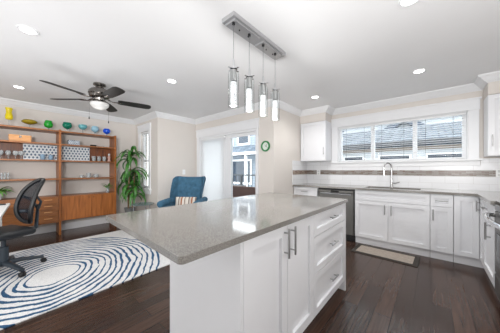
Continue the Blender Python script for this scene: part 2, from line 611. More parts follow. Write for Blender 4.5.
    def build(s, name, material, parent=None, smooth=None, bevel=0, sub=0):
        bmesh.ops.recalc_face_normals(s.bm, faces=s.bm.faces)
        me = bpy.data.meshes.new(name)
        for v in s.bm.verts:
            v.co -= s.off
        s.bm.to_mesh(me)
        s.bm.free()
        me.materials.append(material)
        o = bpy.data.objects.new(name, me)
        COL.objects.link(o)
        if parent:
            o.parent = parent
        else:
            o.location = s.off
        if smooth:
            for p in me.polygons:
                p.use_smooth = True
            if smooth is not True:
                try:
                    me.set_sharp_from_angle(angle=math.radians(smooth))
                except Exception:
                    pass
        if bevel:
            bv = o.modifiers.new('bevel', 'BEVEL')
            bv.width = bevel
            bv.segments = 2
            bv.limit_method = 'ANGLE'
        if sub:
            sd = o.modifiers.new('subsurf', 'SUBSURF')
            sd.levels = sub
            sd.render_levels = sub
        return o


def thing(name, label, cat, loc=(0, 0, 0), rz=0, group=None):
    o = bpy.data.objects.new(name, None)
    o.empty_display_size = 0.05
    COL.objects.link(o)
    o.location = loc
    o.rotation_euler = (0, 0, rz)
    o['label'] = label
    o['category'] = cat
    if group:
        o['group'] = group
    return o


def tag(o, label, cat, group=None):
    o['label'] = label
    o['category'] = cat
    if group:
        o['group'] = group
    return o


def struct(o):
    o['kind'] = 'structure'
    return o


def copy_tree(o, parent=None):
    c = o.copy()
    COL.objects.link(c)
    if parent:
        c.parent = parent
    for ch in list(o.children):
        copy_tree(ch, c)
    return c


# ------------------------------------------------------------------ setting: floor, ceiling, walls
CH = 2.42      # ceiling
XW = 4.39      # kitchen window wall
YR = 2.11      # return wall at the end of the counter
XD = 3.08      # patio door wall
YF = 4.43      # wall behind the armchair
XN = 2.12      # nook wall with the narrow window
YS = 5.59      # wall behind the shelving
YK = -1.05     # wall behind the range
T = 0.16

b = MB(); b.box(-1.9, XW + T, YK - T, YS + T, -0.12, 0)
struct(b.build('floor', M['floor']))
b = MB(); b.box(-1.9, XW + T, YK - T, YS + T, CH, CH + 0.12)
struct(b.build('ceiling', M['ceil']))


def wall_y_hole(name, x0, x1, ya, yb, hy0, hy1, hz0, hz1, material):
    """wall normal to X spanning ya..yb with one opening"""
    b = MB()
    b.box(x0, x1, ya, hy0, 0, CH)
    b.box(x0, x1, hy1, yb, 0, CH)
    b.box(x0, x1, hy0, hy1, hz1, CH)
    if hz0 > 0:
        b.box(x0, x1, hy0, hy1, 0, hz0)
    return struct(b.build(name, material))


wall_y_hole('wall_kitchen', XW, XW + T, YK - T, YR, -0.40, 1.445, 1.36, 2.065, M['wall'])
b = MB(); b.box(XD + T, XW + T, YR, YR + T, 0, CH); struct(b.build('wall_counter_end', M['wall']))
wall_y_hole('wall_patio', XD, XD + T, YR, YF, 2.50, 4.26, 0, 1.985, M['wall'])
b = MB(); b.box(XN + T, XD + T, YF, YF + T, 0, CH); struct(b.build('wall_armchair', M['wall']))
wall_y_hole('wall_nook', XN, XN + T, YF, YS, 4.85, 5.29, 0.78, 2.09, M['wall'])
b = MB(); b.box(-1.9, XN + T, YS, YS + T, 0, CH); struct(b.build('wall_left', M['wall']))
b = MB(); b.box(-1.9, XW, YK - T, YK, 0, CH); struct(b.build('wall_right', M['wall']))
b = MB(); b.box(-1.9 - T, -1.9, YK - T, YS + T, 0, CH); struct(b.build('wall_back', M['wall']))

# ---- crown moulding (profile runs along each wall)
CR = [(0, 0), (0.012, 0), (0.02, 0.012), (0.035, 0.02), (0.075, 0.066), (0.092, 0.075), (0.1, 0.088), (0.1, 0.097), (0, 0.097)]
ZC = CH - 0.097


def crown(name, axis, base, sgn, a, ea, c, ec):
    """ea / ec: 1 mitre for an outside corner, -1 for an inside corner"""
    b = MB()
    rows = []
    for t, e in ((a, -ea), (c, ec)):
        row = []
        for p, z in CR:
            q = t + e * p
            row.append(b.bm.verts.new((base + sgn * p, q, ZC + z) if axis == 'y' else (q, base + sgn * p, ZC + z)))
        rows.append(row)
    b.bm.faces.new(rows[0])
    b.bm.faces.new(rows[1][::-1])
    n = len(CR)
    for k in range(n):
        m = (k + 1) % n
        b.bm.faces.new((rows[0][k], rows[1][k], rows[1][m], rows[0][m]))
    return struct(b.build(name, M['trim']))


XU = XW - 0.33   # front of the soffits over the wall cabinets
UL0, UL1 = 1.565, YR - 0.004     # left wall cabinet in y
UR0, UR1 = YK, -0.546  # right wall cabinet in y
crown('trim_1', 'y', XW, -1, UR1, -1, UL0, -1)
crown('trim_2', 'y', XU, -1, UL0, 1, YR, -1)
crown('trim_3', 'y', XU, -1, UR0, 0, UR1, 1)
crown('trim_4', 'x', UL0, -1, XU, 1, XW, -1)
crown('trim_5', 'x', UR1, 1, XU, 1, XW, -1)
crown('trim_6', 'x', YR, -1, XD, 1, XU, -1)
crown('trim_7', 'y', XD, -1, YR, 1, YF, -1)
crown('trim_8', 'x', YF, -1, XN, 1, XD, -1)
crown('trim_9', 'y', XN, -1, YF, 1, YS, -1)
crown('trim_10', 'x', YS, -1, -1.9, 0, XN, -1)
# soffits above the wall cabinets
b = MB(); b.box(XU, XW, UL0, YR, 2.17, CH); struct(b.build('wall_soffit_left', M['wall']))
b = MB(); b.box(XU, XW, UR0, UR1, 2.17, CH); struct(b.build('wall_soffit_right', M['wall']))

# ---- baseboards
def baseboard(name, x0, x1, y0, y1):
    b = MB(); b.box(x0, x1, y0, y1, 0, 0.13); return struct(b.build(name, M['trim'], bevel=0.004))


baseboard('baseboard_left', -1.9, XN, YS - 0.016, YS)
baseboard('baseboard_nook', XN - 0.016, XN, YF, YS - 0.016)
baseboard('baseboard_armchair', XN - 0.016, XD - 0.016, YF - 0.016, YF)
baseboard('baseboard_patio', XD - 0.016, XD, YR - 0.016, 2.42)
baseboard('baseboard_counter_end', XD, 3.77, YR - 0.016, YR)

# ---- backsplash
b = MB(); b.box(XW - 0.009, XW, YK, YR, 0.91, 1.262); b.box(XW - 0.009, XW, 1.575, YR, 1.262, 1.39); b.box(XW - 0.009, XW, YK, -0.52, 1.262, 1.36)
struct(b.build('wall_backsplash', M['tile_x']))
b = MB(); b.box(3.735, XW - 0.009, YR - 0.009, YR, 0.91, 1.39); struct(b.build('wall_backsplash_side', M['tile_y']))
b = MB(); b.box(XW - 0.012, XW - 0.009, -0.66, YR - 0.012, 1.108, 1.194); struct(b.build('trim_mosaic_band', M['mosaic_x']))
b = MB(); b.box(3.735, XW - 0.012, YR - 0.012, YR - 0.009, 1.108, 1.194); struct(b.build('trim_mosaic_band_side', M['mosaic_y']))

# ------------------------------------------------------------------ kitchen window
b = MB()
b.box(XW - 0.022, XW, -0.515, 1.572, 2.065, 2.215)          # head board
b.box(XW - 0.034, XW, -0.53, 1.587, 2.205, 2.232)           # cap
b.box(XW - 0.03, XW, -0.515, 1.572, 2.06, 2.075)
b.box(XW - 0.02, XW, -0.506, -0.395, 1.36, 2.065)
b.box(XW - 0.02, XW, 1.44, 1.562, 1.36, 2.065)
w1 = struct(b.build('window_1', M['trim'], bevel=0.003))
b = MB(); b.box(XW - 0.05, XW + 0.1, -0.535, 1.59, 1.335, 1.362); b.box(XW - 0.02, XW, -0.515, 1.572, 1.262, 1.335)
b.build('window_sill', M['trim'], w1, bevel=0.003)
b = MB()
wx0, wx1 = XW + 0.05, XW + 0.11
b.box(wx0, wx1, -0.40, 1.445, 1.362, 1.395); b.box(wx0, wx1, -0.40, 1.445, 2.02, 2.065)
b.box(wx0, wx1, -0.40, -0.34, 1.395, 2.02); b.box(wx0, wx1, 1.385, 1.445, 1.395, 2.02)
b.box(wx0, wx1, 0.185, 0.245, 1.395, 2.02); b.box(wx0, wx1, 0.80, 0.86, 1.395, 2.02)
# jamb linings
b.box(XW, XW + T, -0.402, -0.385, 1.36, 2.065); b.box(XW, XW + T, 1.43, 1.447, 1.36, 2.065); b.box(XW, XW + T, -0.4, 1.445, 2.05, 2.067)
b.build('window_frame', M['trim'], w1)
for ya, yb in ((-0.34, 0.185), (0.245, 0.80), (0.86, 1.385)):
    b = MB(); b.box(XW + 0.078, XW + 0.082, ya, yb, 1.395, 2.02); b.build('window_pane', M['pane'], w1)
# venetian blind with open slats
bl = thing('venetian_blind', 'white venetian blind with open slats hanging in the wide kitchen window above the sink', 'blind', (XW + 0.02, 0.52, 2.05))
o3 = (XW + 0.02, 0.52, 2.05)
b = MB(o3); b.box(XW + 0.0, XW + 0.04, -0.375, 1.42, 2.012, 2.045); b.build('headrail', M['blind'], bl)
b = MB(o3)
z = 1.99
while z > 1.40:
    b.box(XW + 0.002, XW + 0.042, -0.37, 1.415, z, z + 0.0022)
    z -= 0.0335
b.build('slats', M['blind'], bl)
b = MB(o3); b.box(XW + 0.008, XW + 0.036, -0.37, 1.415, 1.372, 1.386); b.build('bottom_rail', M['blind'], bl)
for yc in (-0.24, 0.08, 0.36, 0.68, 0.96, 1.28):
    b = MB(o3); b.tube([(XW + 0.001, yc, 2.01), (XW + 0.001, yc, 1.385)], 0.0022, 6); b.build('cord', M['gutter'], bl)

# ------------------------------------------------------------------ patio sliding door
b = MB()
b.box(XD - 0.02, XD, 4.26, 4.367, 0, 1.985); b.box(XD - 0.02, XD, 2.44, 2.50, 0, 1.985)
b.box(XD - 0.024, XD, 2.43, 4.377, 1.985, 2.14); b.box(XD - 0.034, XD, 2.42, 4.39, 2.135, 2.165)
d1 = struct(b.build('door_1', M['trim'], bevel=0.003))
b = MB()
b.box(XD, XD + T, 2.50, 2.515, 0, 1.985); b.box(XD, XD + T, 4.245, 4.26, 0, 1.985); b.box(XD, XD + T, 2.50, 4.26, 1.945, 1.985); b.box(XD, XD + T, 2.50, 4.26, 0, 0.035)
b.build('door_frame', M['trim'], d1)
for nm, ya, yb, xa in (('fixed_panel', 3.27, 4.245, XD + 0.10), ('sliding_panel', 2.515, 3.385, XD + 0.055)):
    b = MB()
    wl, wr = (0.22, 0.075) if nm == 'fixed_panel' else (0.05, 0.125)
    b.box(xa, xa + 0.04, ya, ya + wl, 0.035, 1.945); b.box(xa, xa + 0.04, yb - wr, yb, 0.035, 1.945)
    b.box(xa, xa + 0.04, ya + wl, yb - wr, 1.88, 1.945); b.box(xa, xa + 0.04, ya + wl, yb - wr, 0.035, 0.13)
    p = b.build(nm, M['trim'], d1)
    b = MB(); b.box(xa + 0.018, xa + 0.022, ya + wl, yb - wr, 0.13, 1.88); b.build('door_pane', M['pane'], p)
pb = thing('panel_blind', 'white translucent panel blind drawn over the left half of the patio door', 'blind', (XD + 0.03, 3.88, 1.94))
o3 = (XD + 0.03, 3.88, 1.94)
pm = mat('translucent_blind_cloth', (250, 250, 250), 0.8, noise=0.005)
nt = pm.node_tree
bs = nt.nodes['Principled BSDF']
tr = nt.nodes.new('ShaderNodeBsdfTranslucent'); tr.inputs['Color'].default_value = (0.97, 0.97, 0.97, 1)
mxs = nt.nodes.new('ShaderNodeMixShader'); mxs.inputs[0].default_value = 0.85
nt.links.new(bs.outputs[0], mxs.inputs[1]); nt.links.new(tr.outputs[0], mxs.inputs[2])
nt.links.new(mxs.outputs[0], nt.nodes['Material Output'].inputs[0])
b = MB(o3); b.box(XD + 0.008, XD + 0.05, 3.39, 4.243, 1.905, 1.943); b.build('headrail', M['blind'], pb)
for k in range(3):
    ya = 3.395 + k * 0.281
    b = MB(o3); b.box(XD + 0.012 + 0.006 * k, XD + 0.0135 + 0.006 * k, ya, ya + 0.285, 0.05, 1.91); b.build('fabric_panel', pm, pb)

# ------------------------------------------------------------------ nook window
b = MB()
b.box(XN - 0.02, XN, 5.29, 5.40, 0.72, 2.09); b.box(XN - 0.02, XN, 4.745, 4.85, 0.72, 2.09)
b.box(XN - 0.024, XN, 4.735, 5.41, 2.09, 2.235); b.box(XN - 0.034, XN, 4.725, 5.42, 2.225, 2.255)
w2 = struct(b.build('window_2', M['trim'], bevel=0.003))
b = MB(); b.box(XN - 0.05, XN + 0.05, 4.72, 5.42, 0.745, 0.78); b.box(XN - 0.02, XN, 4.74, 5.40, 0.655, 0.745); b.build('window_sill', M['trim'], w2, bevel=0.003)
b = MB()
b.box(XN + 0.05, XN + 0.1, 4.85, 4.90, 0.78, 2.09); b.box(XN + 0.05, XN + 0.1, 5.24, 5.29, 0.78, 2.09); b.box(XN + 0.05, XN + 0.1, 4.90, 5.24, 0.78, 0.83); b.box(XN + 0.05, XN + 0.1, 4.90, 5.24, 2.04, 2.09)
b.box(XN + 0.055, XN + 0.095, 4.90, 5.24, 1.40, 1.44)
b.build('window_frame', M['trim'], w2)
b = MB(); b.box(XN + 0.073, XN + 0.077, 4.90, 5.24, 0.83, 2.04); b.build('window_pane', M['pane'], w2)
vb = thing('venetian_blind', 'white venetian blind in the narrow window beside the tall plant', 'blind', (XN + 0.02, 5.07, 2.08))
o3 = (XN + 0.02, 5.07, 2.08)
b = MB(o3); b.box(XN + 0.005, XN + 0.042, 4.855, 5.285, 2.05, 2.085); b.build('headrail', M['blind'], vb)
b = MB(o3)
z = 2.03
while z > 0.83:
    b.box(XN + 0.006, XN + 0.04, 4.858, 5.282, z, z + 0.002)
    z -= 0.04
b.build('slats', M['blind'], vb)

# ------------------------------------------------------------------ outside
b = MB(); b.box(XD + T, 34, -14, 40, -3.1, -3.0); struct(b.build('ground', M['ground']))
b = MB(); b.box(XD + T, 5.0, YR + T, 8.5, -0.16, -0.06); struct(b.build('trim_deck', M['deck']))

# neighbour house seen through the kitchen window
h = thing('neighbour_house', 'neighbouring house with low blue-grey shingle roof seen through the kitchen window', 'house', (8, 0, -3))
o3 = (8, 0, -3)
b = MB(o3); b.box(8.45, 14, -7, 4.6, -3, 1.95); b.build('wall', M['siding'], h)
b = MB(o3); b.prism([(7.95, 2.05), (11, 3.02), (14.2, 2.0), (14.2, 1.9), (7.95, 1.9)], 'y', -7.3, 4.9); b.build('roof', M['shingle_xy'], h)
b = MB(o3); b.box(7.82, 7.949, -7.3, 4.9, 1.94, 2.08); b.build('gutter', M['gutter'], h)
b = MB(o3); b.box(7.95, 8.02, -7.3, 4.9, 1.80, 1.9); b.build('fascia', M['fascia'], h)
for ya, yb in ((-2.2, -1.2), (-0.7, 0.1), (0.55, 1.35), (1.9, 2.5), (3.0, 3.9)):
    b = MB(o3); b.box(8.41, 8.45, ya - 0.06, yb + 0.06, 0.5, 1.72); f = b.build('window', M['trim'], h)
    b = MB(o3); b.box(8.40, 8.41, ya, yb, 0.56, 1.66); b.build('pane', M['housewindow'], f)
# taller pale house behind
h = thing('neighbour_house', 'pale two-storey house with dark gables rising behind the low shingle roof', 'house', (17.5, -1, -3))
o3 = (17.5, -1, -3)
b = MB(o3); b.box(17.5, 23, -9, 6.4, -3, 4.6); b.build('wall', M['siding'], h)
b = MB(o3); b.prism([(17.1, 4.5), (20.2, 7.2), (23.4, 4.5)], 'y', -9.4, 6.7); b.build('roof', M['darkroof'], h)
for yc in (1.4, -3.5):
    b = MB(o3); b.prism([(yc - 1.9, 3.3), (yc, 4.9), (yc + 1.9, 3.3), (yc + 1.5, 3.1), (yc, 4.4), (yc - 1.5, 3.1)], 'x', 16.8, 17.49); b.build('gable_roof', M['darkroof'], h)
for ya, yb in ((4.6, 5.5), (6.2, 6.9), (0.9, 1.9)):
    b = MB(o3); b.box(17.45, 17.5, ya - 0.08, yb + 0.08, 3.3, 4.1); f = b.build('window', M['trim'], h)
    b = MB(o3); b.box(17.43, 17.45, ya, yb, 3.4, 4.02); b.build('pane', M['housewindow'], f)

# neighbour house seen through the patio door
h = thing('neighbour_house', 'neighbouring house with a covered porch and upper window seen through the patio door', 'house', (10, 9, -3))
o3 = (10, 9, -3)
b = MB(o3); b.box(10.2, 15.5, 5.2, 15, -3, 4.0); b.build('wall', M['siding_grey'], h)
b = MB(o3); b.prism([(9.2, 2.25), (10.2, 2.75), (10.2, 2.15), (9.2, 2.15)], 'y', 5.2, 15); b.build('skirt_roof', M['shingle'], h)
b = MB(o3); b.box(9.08, 9.199, 5.2, 15, 2.1, 2.25); b.build('gutter', M['trim'], h)
b = MB(o3); b.prism([(9.8, 3.95), (13, 4.9), (16, 3.95)], 'y', 4.8, 15.4); b.build('roof', M['darkroof'], h)
for (ya, yb, za, zb) in ((8.9, 9.75, 2.95, 3.65), (10.4, 11.3, 2.95, 3.65), (7.45, 7.95, 1.0, 1.62), (8.75, 10.35, 0.4, 1.78)):
    b = MB(o3); b.box(10.14, 10.2, ya - 0.12, yb + 0.12, za - 0.12, zb + 0.12); f = b.build('window', M['trim'], h)
    b = MB(o3); b.box(10.12, 10.14, ya, yb, za, zb); b.build('pane', M['housewindow'], f)
for yc in (8.35, 10.9):
    b = MB(o3); b.box(9.25, 9.39, yc - 0.07, yc + 0.07, -3, 2.12); b.build('porch_post', M['trim'], h)

# deck railing
rl = thing('deck_railing', 'dark metal deck railing with thin balusters outside the patio door', 'railing', (4.7, 5, -0.06))
o3 = (4.7, 5, -0.06)
b = MB(o3); b.box(4.67, 4.73, 2.4, 8.4, 1.03, 1.07); b.build('top_rail', M['rail'], rl)
b = MB(o3); b.box(4.68, 4.72, 2.4, 8.4, 0.04, 0.08); b.build('bottom_rail', M['rail'], rl)
for yc in (2.42, 4.4, 6.4, 8.38):
    b = MB(o3); b.box(4.67, 4.73, yc - 0.03, yc + 0.03, -0.06, 1.03); b.build('post', M['rail'], rl)
y = 2.55
while y < 8.3:
    b = MB(o3); b.box(4.692, 4.708, y - 0.008, y + 0.008, 0.08, 1.03); b.build('baluster', M['rail'], rl)
    y += 0.13

# brown wicker patio chair just outside the door
pc = thing('patio_chair', 'brown wicker patio chair with low back just outside the patio door', 'chair', (3.95, 3.35, -0.06))
o3 = (3.95, 3.35, -0.06)
b = MB(o3); b.box(3.58, 3.65, 2.92, 3.72, 0.25, 0.82, r=0.02, seg=2); b.build('backrest', M['wicker'], pc)
b = MB(o3); b.box(3.65, 4.25, 2.98, 3.66, 0.25, 0.36, r=0.02, seg=2); b.build('seat', M['wicker'], pc)
for ya in (2.92, 3.66):
    b = MB(o3); b.box(3.651, 4.25, ya, ya + 0.06, 0.25, 0.58, r=0.015, seg=2); b.build('arm', M['wicker'], pc)
for xa in (3.59, 4.18):
    for ya in (2.94, 3.65):
        b = MB(o3); b.box(xa, xa + 0.05, ya, ya + 0.05, -0.06, 0.26); b.build('leg', M['wicker'], pc)
# dark low table left of it
gt = thing('patio_table', 'low black patio table beside the wicker chair', 'table', (4.2, 4.15, -0.06))
o3 = (4.2, 4.15, -0.06)
b = MB(o3); b.lathe([(0.0, 0.0), (0.28, 0.0), (0.3, 0.03), (0.28, 0.05), (0, 0.05)], (4.2, 4.15, 0.72)); b.build('tabletop', M['black'], gt)
b = MB(o3); b.tube([(4.2, 4.15, 0.72), (4.2, 4.15, -0.02)], 0.035); b.build('pedestal', M['black'], gt)
b = MB(o3); b.lathe([(0.0, 0.0), (0.24, 0.0), (0.2, 0.04), (0, 0.05)], (4.2, 4.15, -0.06)); b.build('base', M['black'], gt)

# ------------------------------------------------------------------ kitchen cabinets


def face_box(b, ax, f, s, u0, u1, d0, d1, z0, z1):
    """box on a face plane: ax 'x' = face at x=f, u along y; ax 'y' = face at y=f, u along x; s = outward sign"""
    a, c = f + s * d0, f + s * d1
    if ax == 'x':
        b.box(a, c, u0, u1, z0, z1)
    else:
        b.box(u0, u1, a, c, z0, z1)


def shaker(name, parent, off, ax, f, s, u0, u1, z0, z1, rail=0.058, material=None, t=0.02):
    g = 0.0024
    u0 += g; u1 -= g; z0 += g; z1 -= g
    b = MB(off)
    face_box(b, ax, f, s, u0, u0 + rail, 0, t, z0, z1)
    face_box(b, ax, f, s, u1 - rail, u1, 0, t, z0, z1)
    face_box(b, ax, f, s, u0 + rail, u1 - rail, 0, t, z0, z0 + rail)
    face_box(b, ax, f, s, u0 + rail, u1 - rail, 0, t, z1 - rail, z1)
    face_box(b, ax, f, s, u0 + rail, u1 - rail, 0, t * 0.1, z0 + rail, z1 - rail)
    return b.build(name, material or M['cab'], parent)


def slab(name, parent, off, ax, f, s, u0, u1, z0, z1, t=0.02, material=None):
    g = 0.0016
    b = MB(off)
    face_box(b, ax, f, s, u0 + g, u1 - g, 0, t, z0 + g, z1 - g)
    return b.build(name, material or M['cab'], parent)


def bar_handle(parent, off, ax, f, s, u, z, L, vertical, out=0.032, r=0.006):
    """f = the surface it sits on"""
    def P(uu, d, zz):
        return (f + s * d, uu, zz) if ax == 'x' else (uu, f + s * d, zz)
    b = MB(off)
    if vertical:
        b.tube([P(u, out, z - L / 2), P(u, out, z + L / 2)], r)
        for k in (-1, 1):
            b.tube([P(u, 0, z + k * L * 0.34), P(u, out, z + k * L * 0.34)], r * 0.75, 8)
    else:
        b.tube([P(u - L / 2, out, z), P(u + L / 2, out, z)], r)
        for k in (-1, 1):
            b.tube([P(u + k * L * 0.34, 0, z), P(u + k * L * 0.34, out, z)], r * 0.75, 8)
    return b.build('handle', M['nickel'], parent, smooth=40)


FX = 3.79   # carcass front on the window wall, doors stand 2 cm proud
ZT = 0.876  # carcass top


def base_carcass(label, y0, y1, grp='white base cabinets', hollow_=False):
    off = (4.08, (y0 + y1) / 2, 0)
    t = thing('base_cabinet', label, 'cabinet', off, 0, grp)
    b = MB(off)
    if hollow_:
        xb = XW - 0.012
        b.box(FX, xb, y0 + 0.001, y0 + 0.018, 0.1, ZT); b.box(FX, xb, y1 - 0.018, y1 - 0.001, 0.1, ZT)
        b.box(FX, xb, y0 + 0.018, y1 - 0.018, 0.1, 0.118); b.box(FX, FX + 0.018, y0 + 0.018, y1 - 0.018, 0.118, ZT); b.box(xb - 0.01, xb, y0 + 0.018, y1 - 0.018, 0.118, ZT)
    else:
        b.box(FX, XW - 0.012, y0 + 0.001, y1 - 0.001, 0.1, ZT)
    b.build('carcass', M['cab'], t)
    b = MB(off); b.box(FX + 0.02, FX + 0.035, y0 + 0.001, y1 - 0.001, 0.0, 0.1); b.build('toe_kick', M['cab'], t)
    return t, off


# drawers left of the dishwasher
t, off = base_carcass('white drawer base cabinet at the left end of the window counter, left of the dishwasher', 1.605, YR - 0.012)
for z0, z1 in ((0.11, 0.41), (0.41, 0.71), (0.71, 0.866)):
    d = shaker('drawer', t, off, 'x', FX, -1, 1.605, YR - 0.012, z0, z1, 0.05)
    bar_handle(d, off, 'x', FX - 0.02, -1, 1.852, (z0 + z1) / 2, 0.13, False)
# sink cabinet
t, off = base_carcass('wide white sink cabinet with two doors under the kitchen window', 0.021, 0.965, hollow_=True)
shaker('false_front', t, off, 'x', FX, -1, 0.021, 0.965, 0.715, 0.866, 0.045)
for (a, c, hu) in ((0.021, 0.502, 0.46), (0.502, 0.965, 0.544)):
    d = shaker('door', t, off, 'x', FX, -1, a, c, 0.11, 0.712)
    bar_handle(d, off, 'x', FX - 0.02, -1, hu, 0.595, 0.15, True)
# drawer + door
t, off = base_carcass('narrow white base cabinet with one drawer over one door, right of the sink cabinet', -0.21, 0.019)
d = shaker('drawer', t, off, 'x', FX, -1, -0.21, 0.019, 0.715, 0.866, 0.045)
bar_handle(d, off, 'x', FX - 0.02, -1, -0.095, 0.79, 0.13, False)
d = shaker('door', t, off, 'x', FX, -1, -0.21, 0.019, 0.11, 0.712)
bar_handle(d, off, 'x', FX - 0.02, -1, -0.01, 0.60, 0.15, True)
# corner cabinet with folding doors
FY = -0.46  # carcass front of the right run; doors face +y
off = (4.05, -0.75, 0)
t = thing('corner_cabinet', 'white corner base cabinet with two doors meeting at a right angle', 'cabinet', off, 0, 'white base cabinets')
b = MB(off); b.box(FX, XW - 0.012, -0.459, -0.213, 0.1, ZT); b.box(3.552, XW - 0.012, YK + 0.002, FY, 0.1, ZT); b.build('carcass', M['cab'], t)
b = MB(off); b.box(FX + 0.02, FX + 0.035, FY - 0.02, -0.213, 0.0, 0.1); b.box(3.552, FX + 0.02, FY - 0.035, FY - 0.02, 0, 0.1); b.build('toe_kick', M['cab'], t)
shaker('door', t, off, 'x', FX, -1, -0.437, -0.213, 0.11, 0.866)
d = shaker('door', t, off, 'y', FY, 1, 3.552, 3.767, 0.11, 0.866)
bar_handle(d, off, 'y', FY + 0.02, 1, 3.74, 0.76, 0.13, True, 0.03)
# drawer and door cabinet next to the range
off = (3.28, -0.75, 0)
t = thing('base_cabinet', 'white base cabinet with drawer and door between the corner cabinet and the range', 'cabinet', off, 0, 'white base cabinets')
b = MB(off); b.box(2.97, 3.55, YK + 0.002, FY, 0.1, ZT); b.build('carcass', M['cab'], t)
b = MB(off); b.box(2.97, 3.55, FY - 0.035, FY - 0.02, 0, 0.1); b.build('toe_kick', M['cab'], t)
d = shaker('drawer', t, off, 'y', FY, 1, 2.97, 3.55, 0.715, 0.866, 0.045)
bar_handle(d, off, 'y', FY + 0.02, 1, 3.36, 0.79, 0.16, False)
d = shaker('door', t, off, 'y', FY, 1, 2.97, 3.55, 0.11, 0.712)
bar_handle(d, off, 'y', FY + 0.02, 1, 3.14, 0.59, 0.17, True, 0.036, 0.009)

# dishwasher
off = (4.05, 1.285, 0)
t = thing('dishwasher', 'stainless steel dishwasher under the counter between white cabinets', 'dishwasher', off)
b = MB(off); b.box(3.80, XW - 0.02, 0.97, 1.60, 0.02, ZT); b.build('body', M['black'], t)
b = MB(off); b.box(3.765, 3.80, 0.985, 1.587, 0.11, 0.80, r=0.004); d = b.build('door', M['dwsteel'], t)
b = MB(off); b.box(3.762, 3.80, 0.985, 1.587, 0.805, 0.85, r=0.004); b.build('control_panel', M['dwsteel'], t)
b = MB(off); b.box(3.759, 3.764, 1.22, 1.36, 0.815, 0.84, r=0.001); b.build('display', M['blackgloss'], t)
b = MB(off); b.box(3.745, 3.768, 1.02, 1.55, 0.775, 0.797, r=0.006, seg=2); b.build('handle', M['steel'], d)
b = MB(off); b.box(3.82, 3.835, 0.985, 1.587, 0.0, 0.1); b.build('toe_kick', M['black'], t)

# range
off = (2.62, -0.73, 0)
t = thing('range', 'stainless steel kitchen range with curved handle at the right edge', 'oven', off)
b = MB(off); b.box(2.205, 2.966, YK + 0.02, -0.475, 0.03, 0.9); b.build('body', M['dwsteel'], t)
b = MB(off); b.box(2.21, 2.962, -0.475, -0.44, 0.26, 0.825, r=0.008, seg=2); d = b.build('oven_door', M['dwsteel'], t)
b = MB(off); b.box(2.32, 2.85, -0.44, -0.435, 0.36, 0.64); b.build('oven_window', M['blackgloss'], d)
b = MB(off)
pts = [(2.93 - 0.69 * k / 10.0, -0.44 + 0.05 + 0.035 * math.sin(PI * k / 10.0), 0.785) for k in range(11)]
b.tube([(2.945, -0.44, 0.785)] + pts + [(2.225, -0.44, 0.785)], 0.019, 12); b.build('handle', M['chrome'], d, smooth=50)
b = MB(off); b.box(2.21, 2.962, -0.475, -0.44, 0.83, 0.895, r=0.006); b.build('control_panel', M['blackgloss'], t)
b = MB(off); b.box(2.21, 2.962, -0.475, -0.44, 0.06, 0.25, r=0.006); d = b.build('drawer', M['dwsteel'], t)
b = MB(off); b.box(2.206, 2.965, YK + 0.022, -0.445, 0.9, 0.915, r=0.003); b.build('cooktop', M['blackgloss'], t)

# worktop (one continuous L with a cut-out for the sink)
WX = 3.75
off = (4.07, 0.53, 0.88)
b = MB(off)
sx0, sx1, sy0, sy1 = 3.88, 4.24, 0.13, 0.85
b.box(WX, sx0, -0.415, YR - 0.01, 0.878, 0.91); b.box(sx1, XW - 0.01, YK + 0.001, YR - 0.01, 0.878, 0.91)
b.box(sx0, sx1, sy1, YR - 0.01, 0.878, 0.91); b.box(sx0, sx1, YK + 0.001, sy0, 0.878, 0.91)
b.box(2.968, sx0, YK + 0.001, -0.415, 0.878, 0.91)
tag(b.build('worktop', M['quartz']), 'grey quartz L-shaped worktop along the window wall with a sink cut-out', 'countertop')
# sink
off = (4.06, 0.49, 0.7)
t = thing('kitchen_sink', 'stainless steel undermount sink set in the window-wall worktop', 'sink', off)
b = MB(off)
b.box(sx0 - 0.012, sx0, sy0 - 0.012, sy1 + 0.012, 0.69, 0.8775); b.box(sx1, sx1 + 0.012, sy0 - 0.012, sy1 + 0.012, 0.69, 0.8775)
b.box(sx0, sx1, sy0 - 0.012, sy0, 0.69, 0.8775); b.box(sx0, sx1, sy1, sy1 + 0.012, 0.69, 0.8775); b.box(sx0 - 0.012, sx1 + 0.012, sy0 - 0.012, sy1 + 0.012, 0.68, 0.69)
b.build('basin', M['steel'], t)
b = MB(off); b.lathe([(0.0, 0), (0.045, 0), (0.04, 0.004), (0, 0.002)], (4.06, 0.49, 0.69)); b.build('drain', M['chrome'], t)
# faucet
off = (4.30, 0.52, 0.91)
t = thing('faucet', 'chrome gooseneck kitchen faucet behind the sink', 'faucet', off)
b = MB(off); b.lathe([(0.0, 0), (0.028, 0), (0.028, 0.008), (0.021, 0.02), (0.02, 0.1), (0.016, 0.13), (0, 0.13)], off); b.build('body', M['chrome'], t, smooth=40)
b = MB(off)
pts = [(4.30, 0.52, 1.02), (4.30, 0.52, 1.2)]
for k in range(1, 13):
    a = PI * k / 12
    pts.append((4.30 - 0.042 * (1 - math.cos(a)), 0.52 + 0.05 * (1 - math.cos(a)), 1.235 + 0.085 * math.sin(a)))
pts.append((4.216, 0.62, 1.19))
b.tube(pts, 0.0125, 14); b.build('spout', M['chrome'], t, smooth=50)
b = MB(off); b.tube([(4.216, 0.62, 1.20), (4.216, 0.62, 1.11)], [0.015, 0.018], 14); b.build('spray_head', M['chrome'], t, smooth=50)
b = MB(off); b.tube([(4.30, 0.505, 0.975), (4.28, 0.44, 0.985), (4.26, 0.41, 1.0)], [0.011, 0.009, 0.007], 10); b.build('lever', M['chrome'], t, smooth=50)

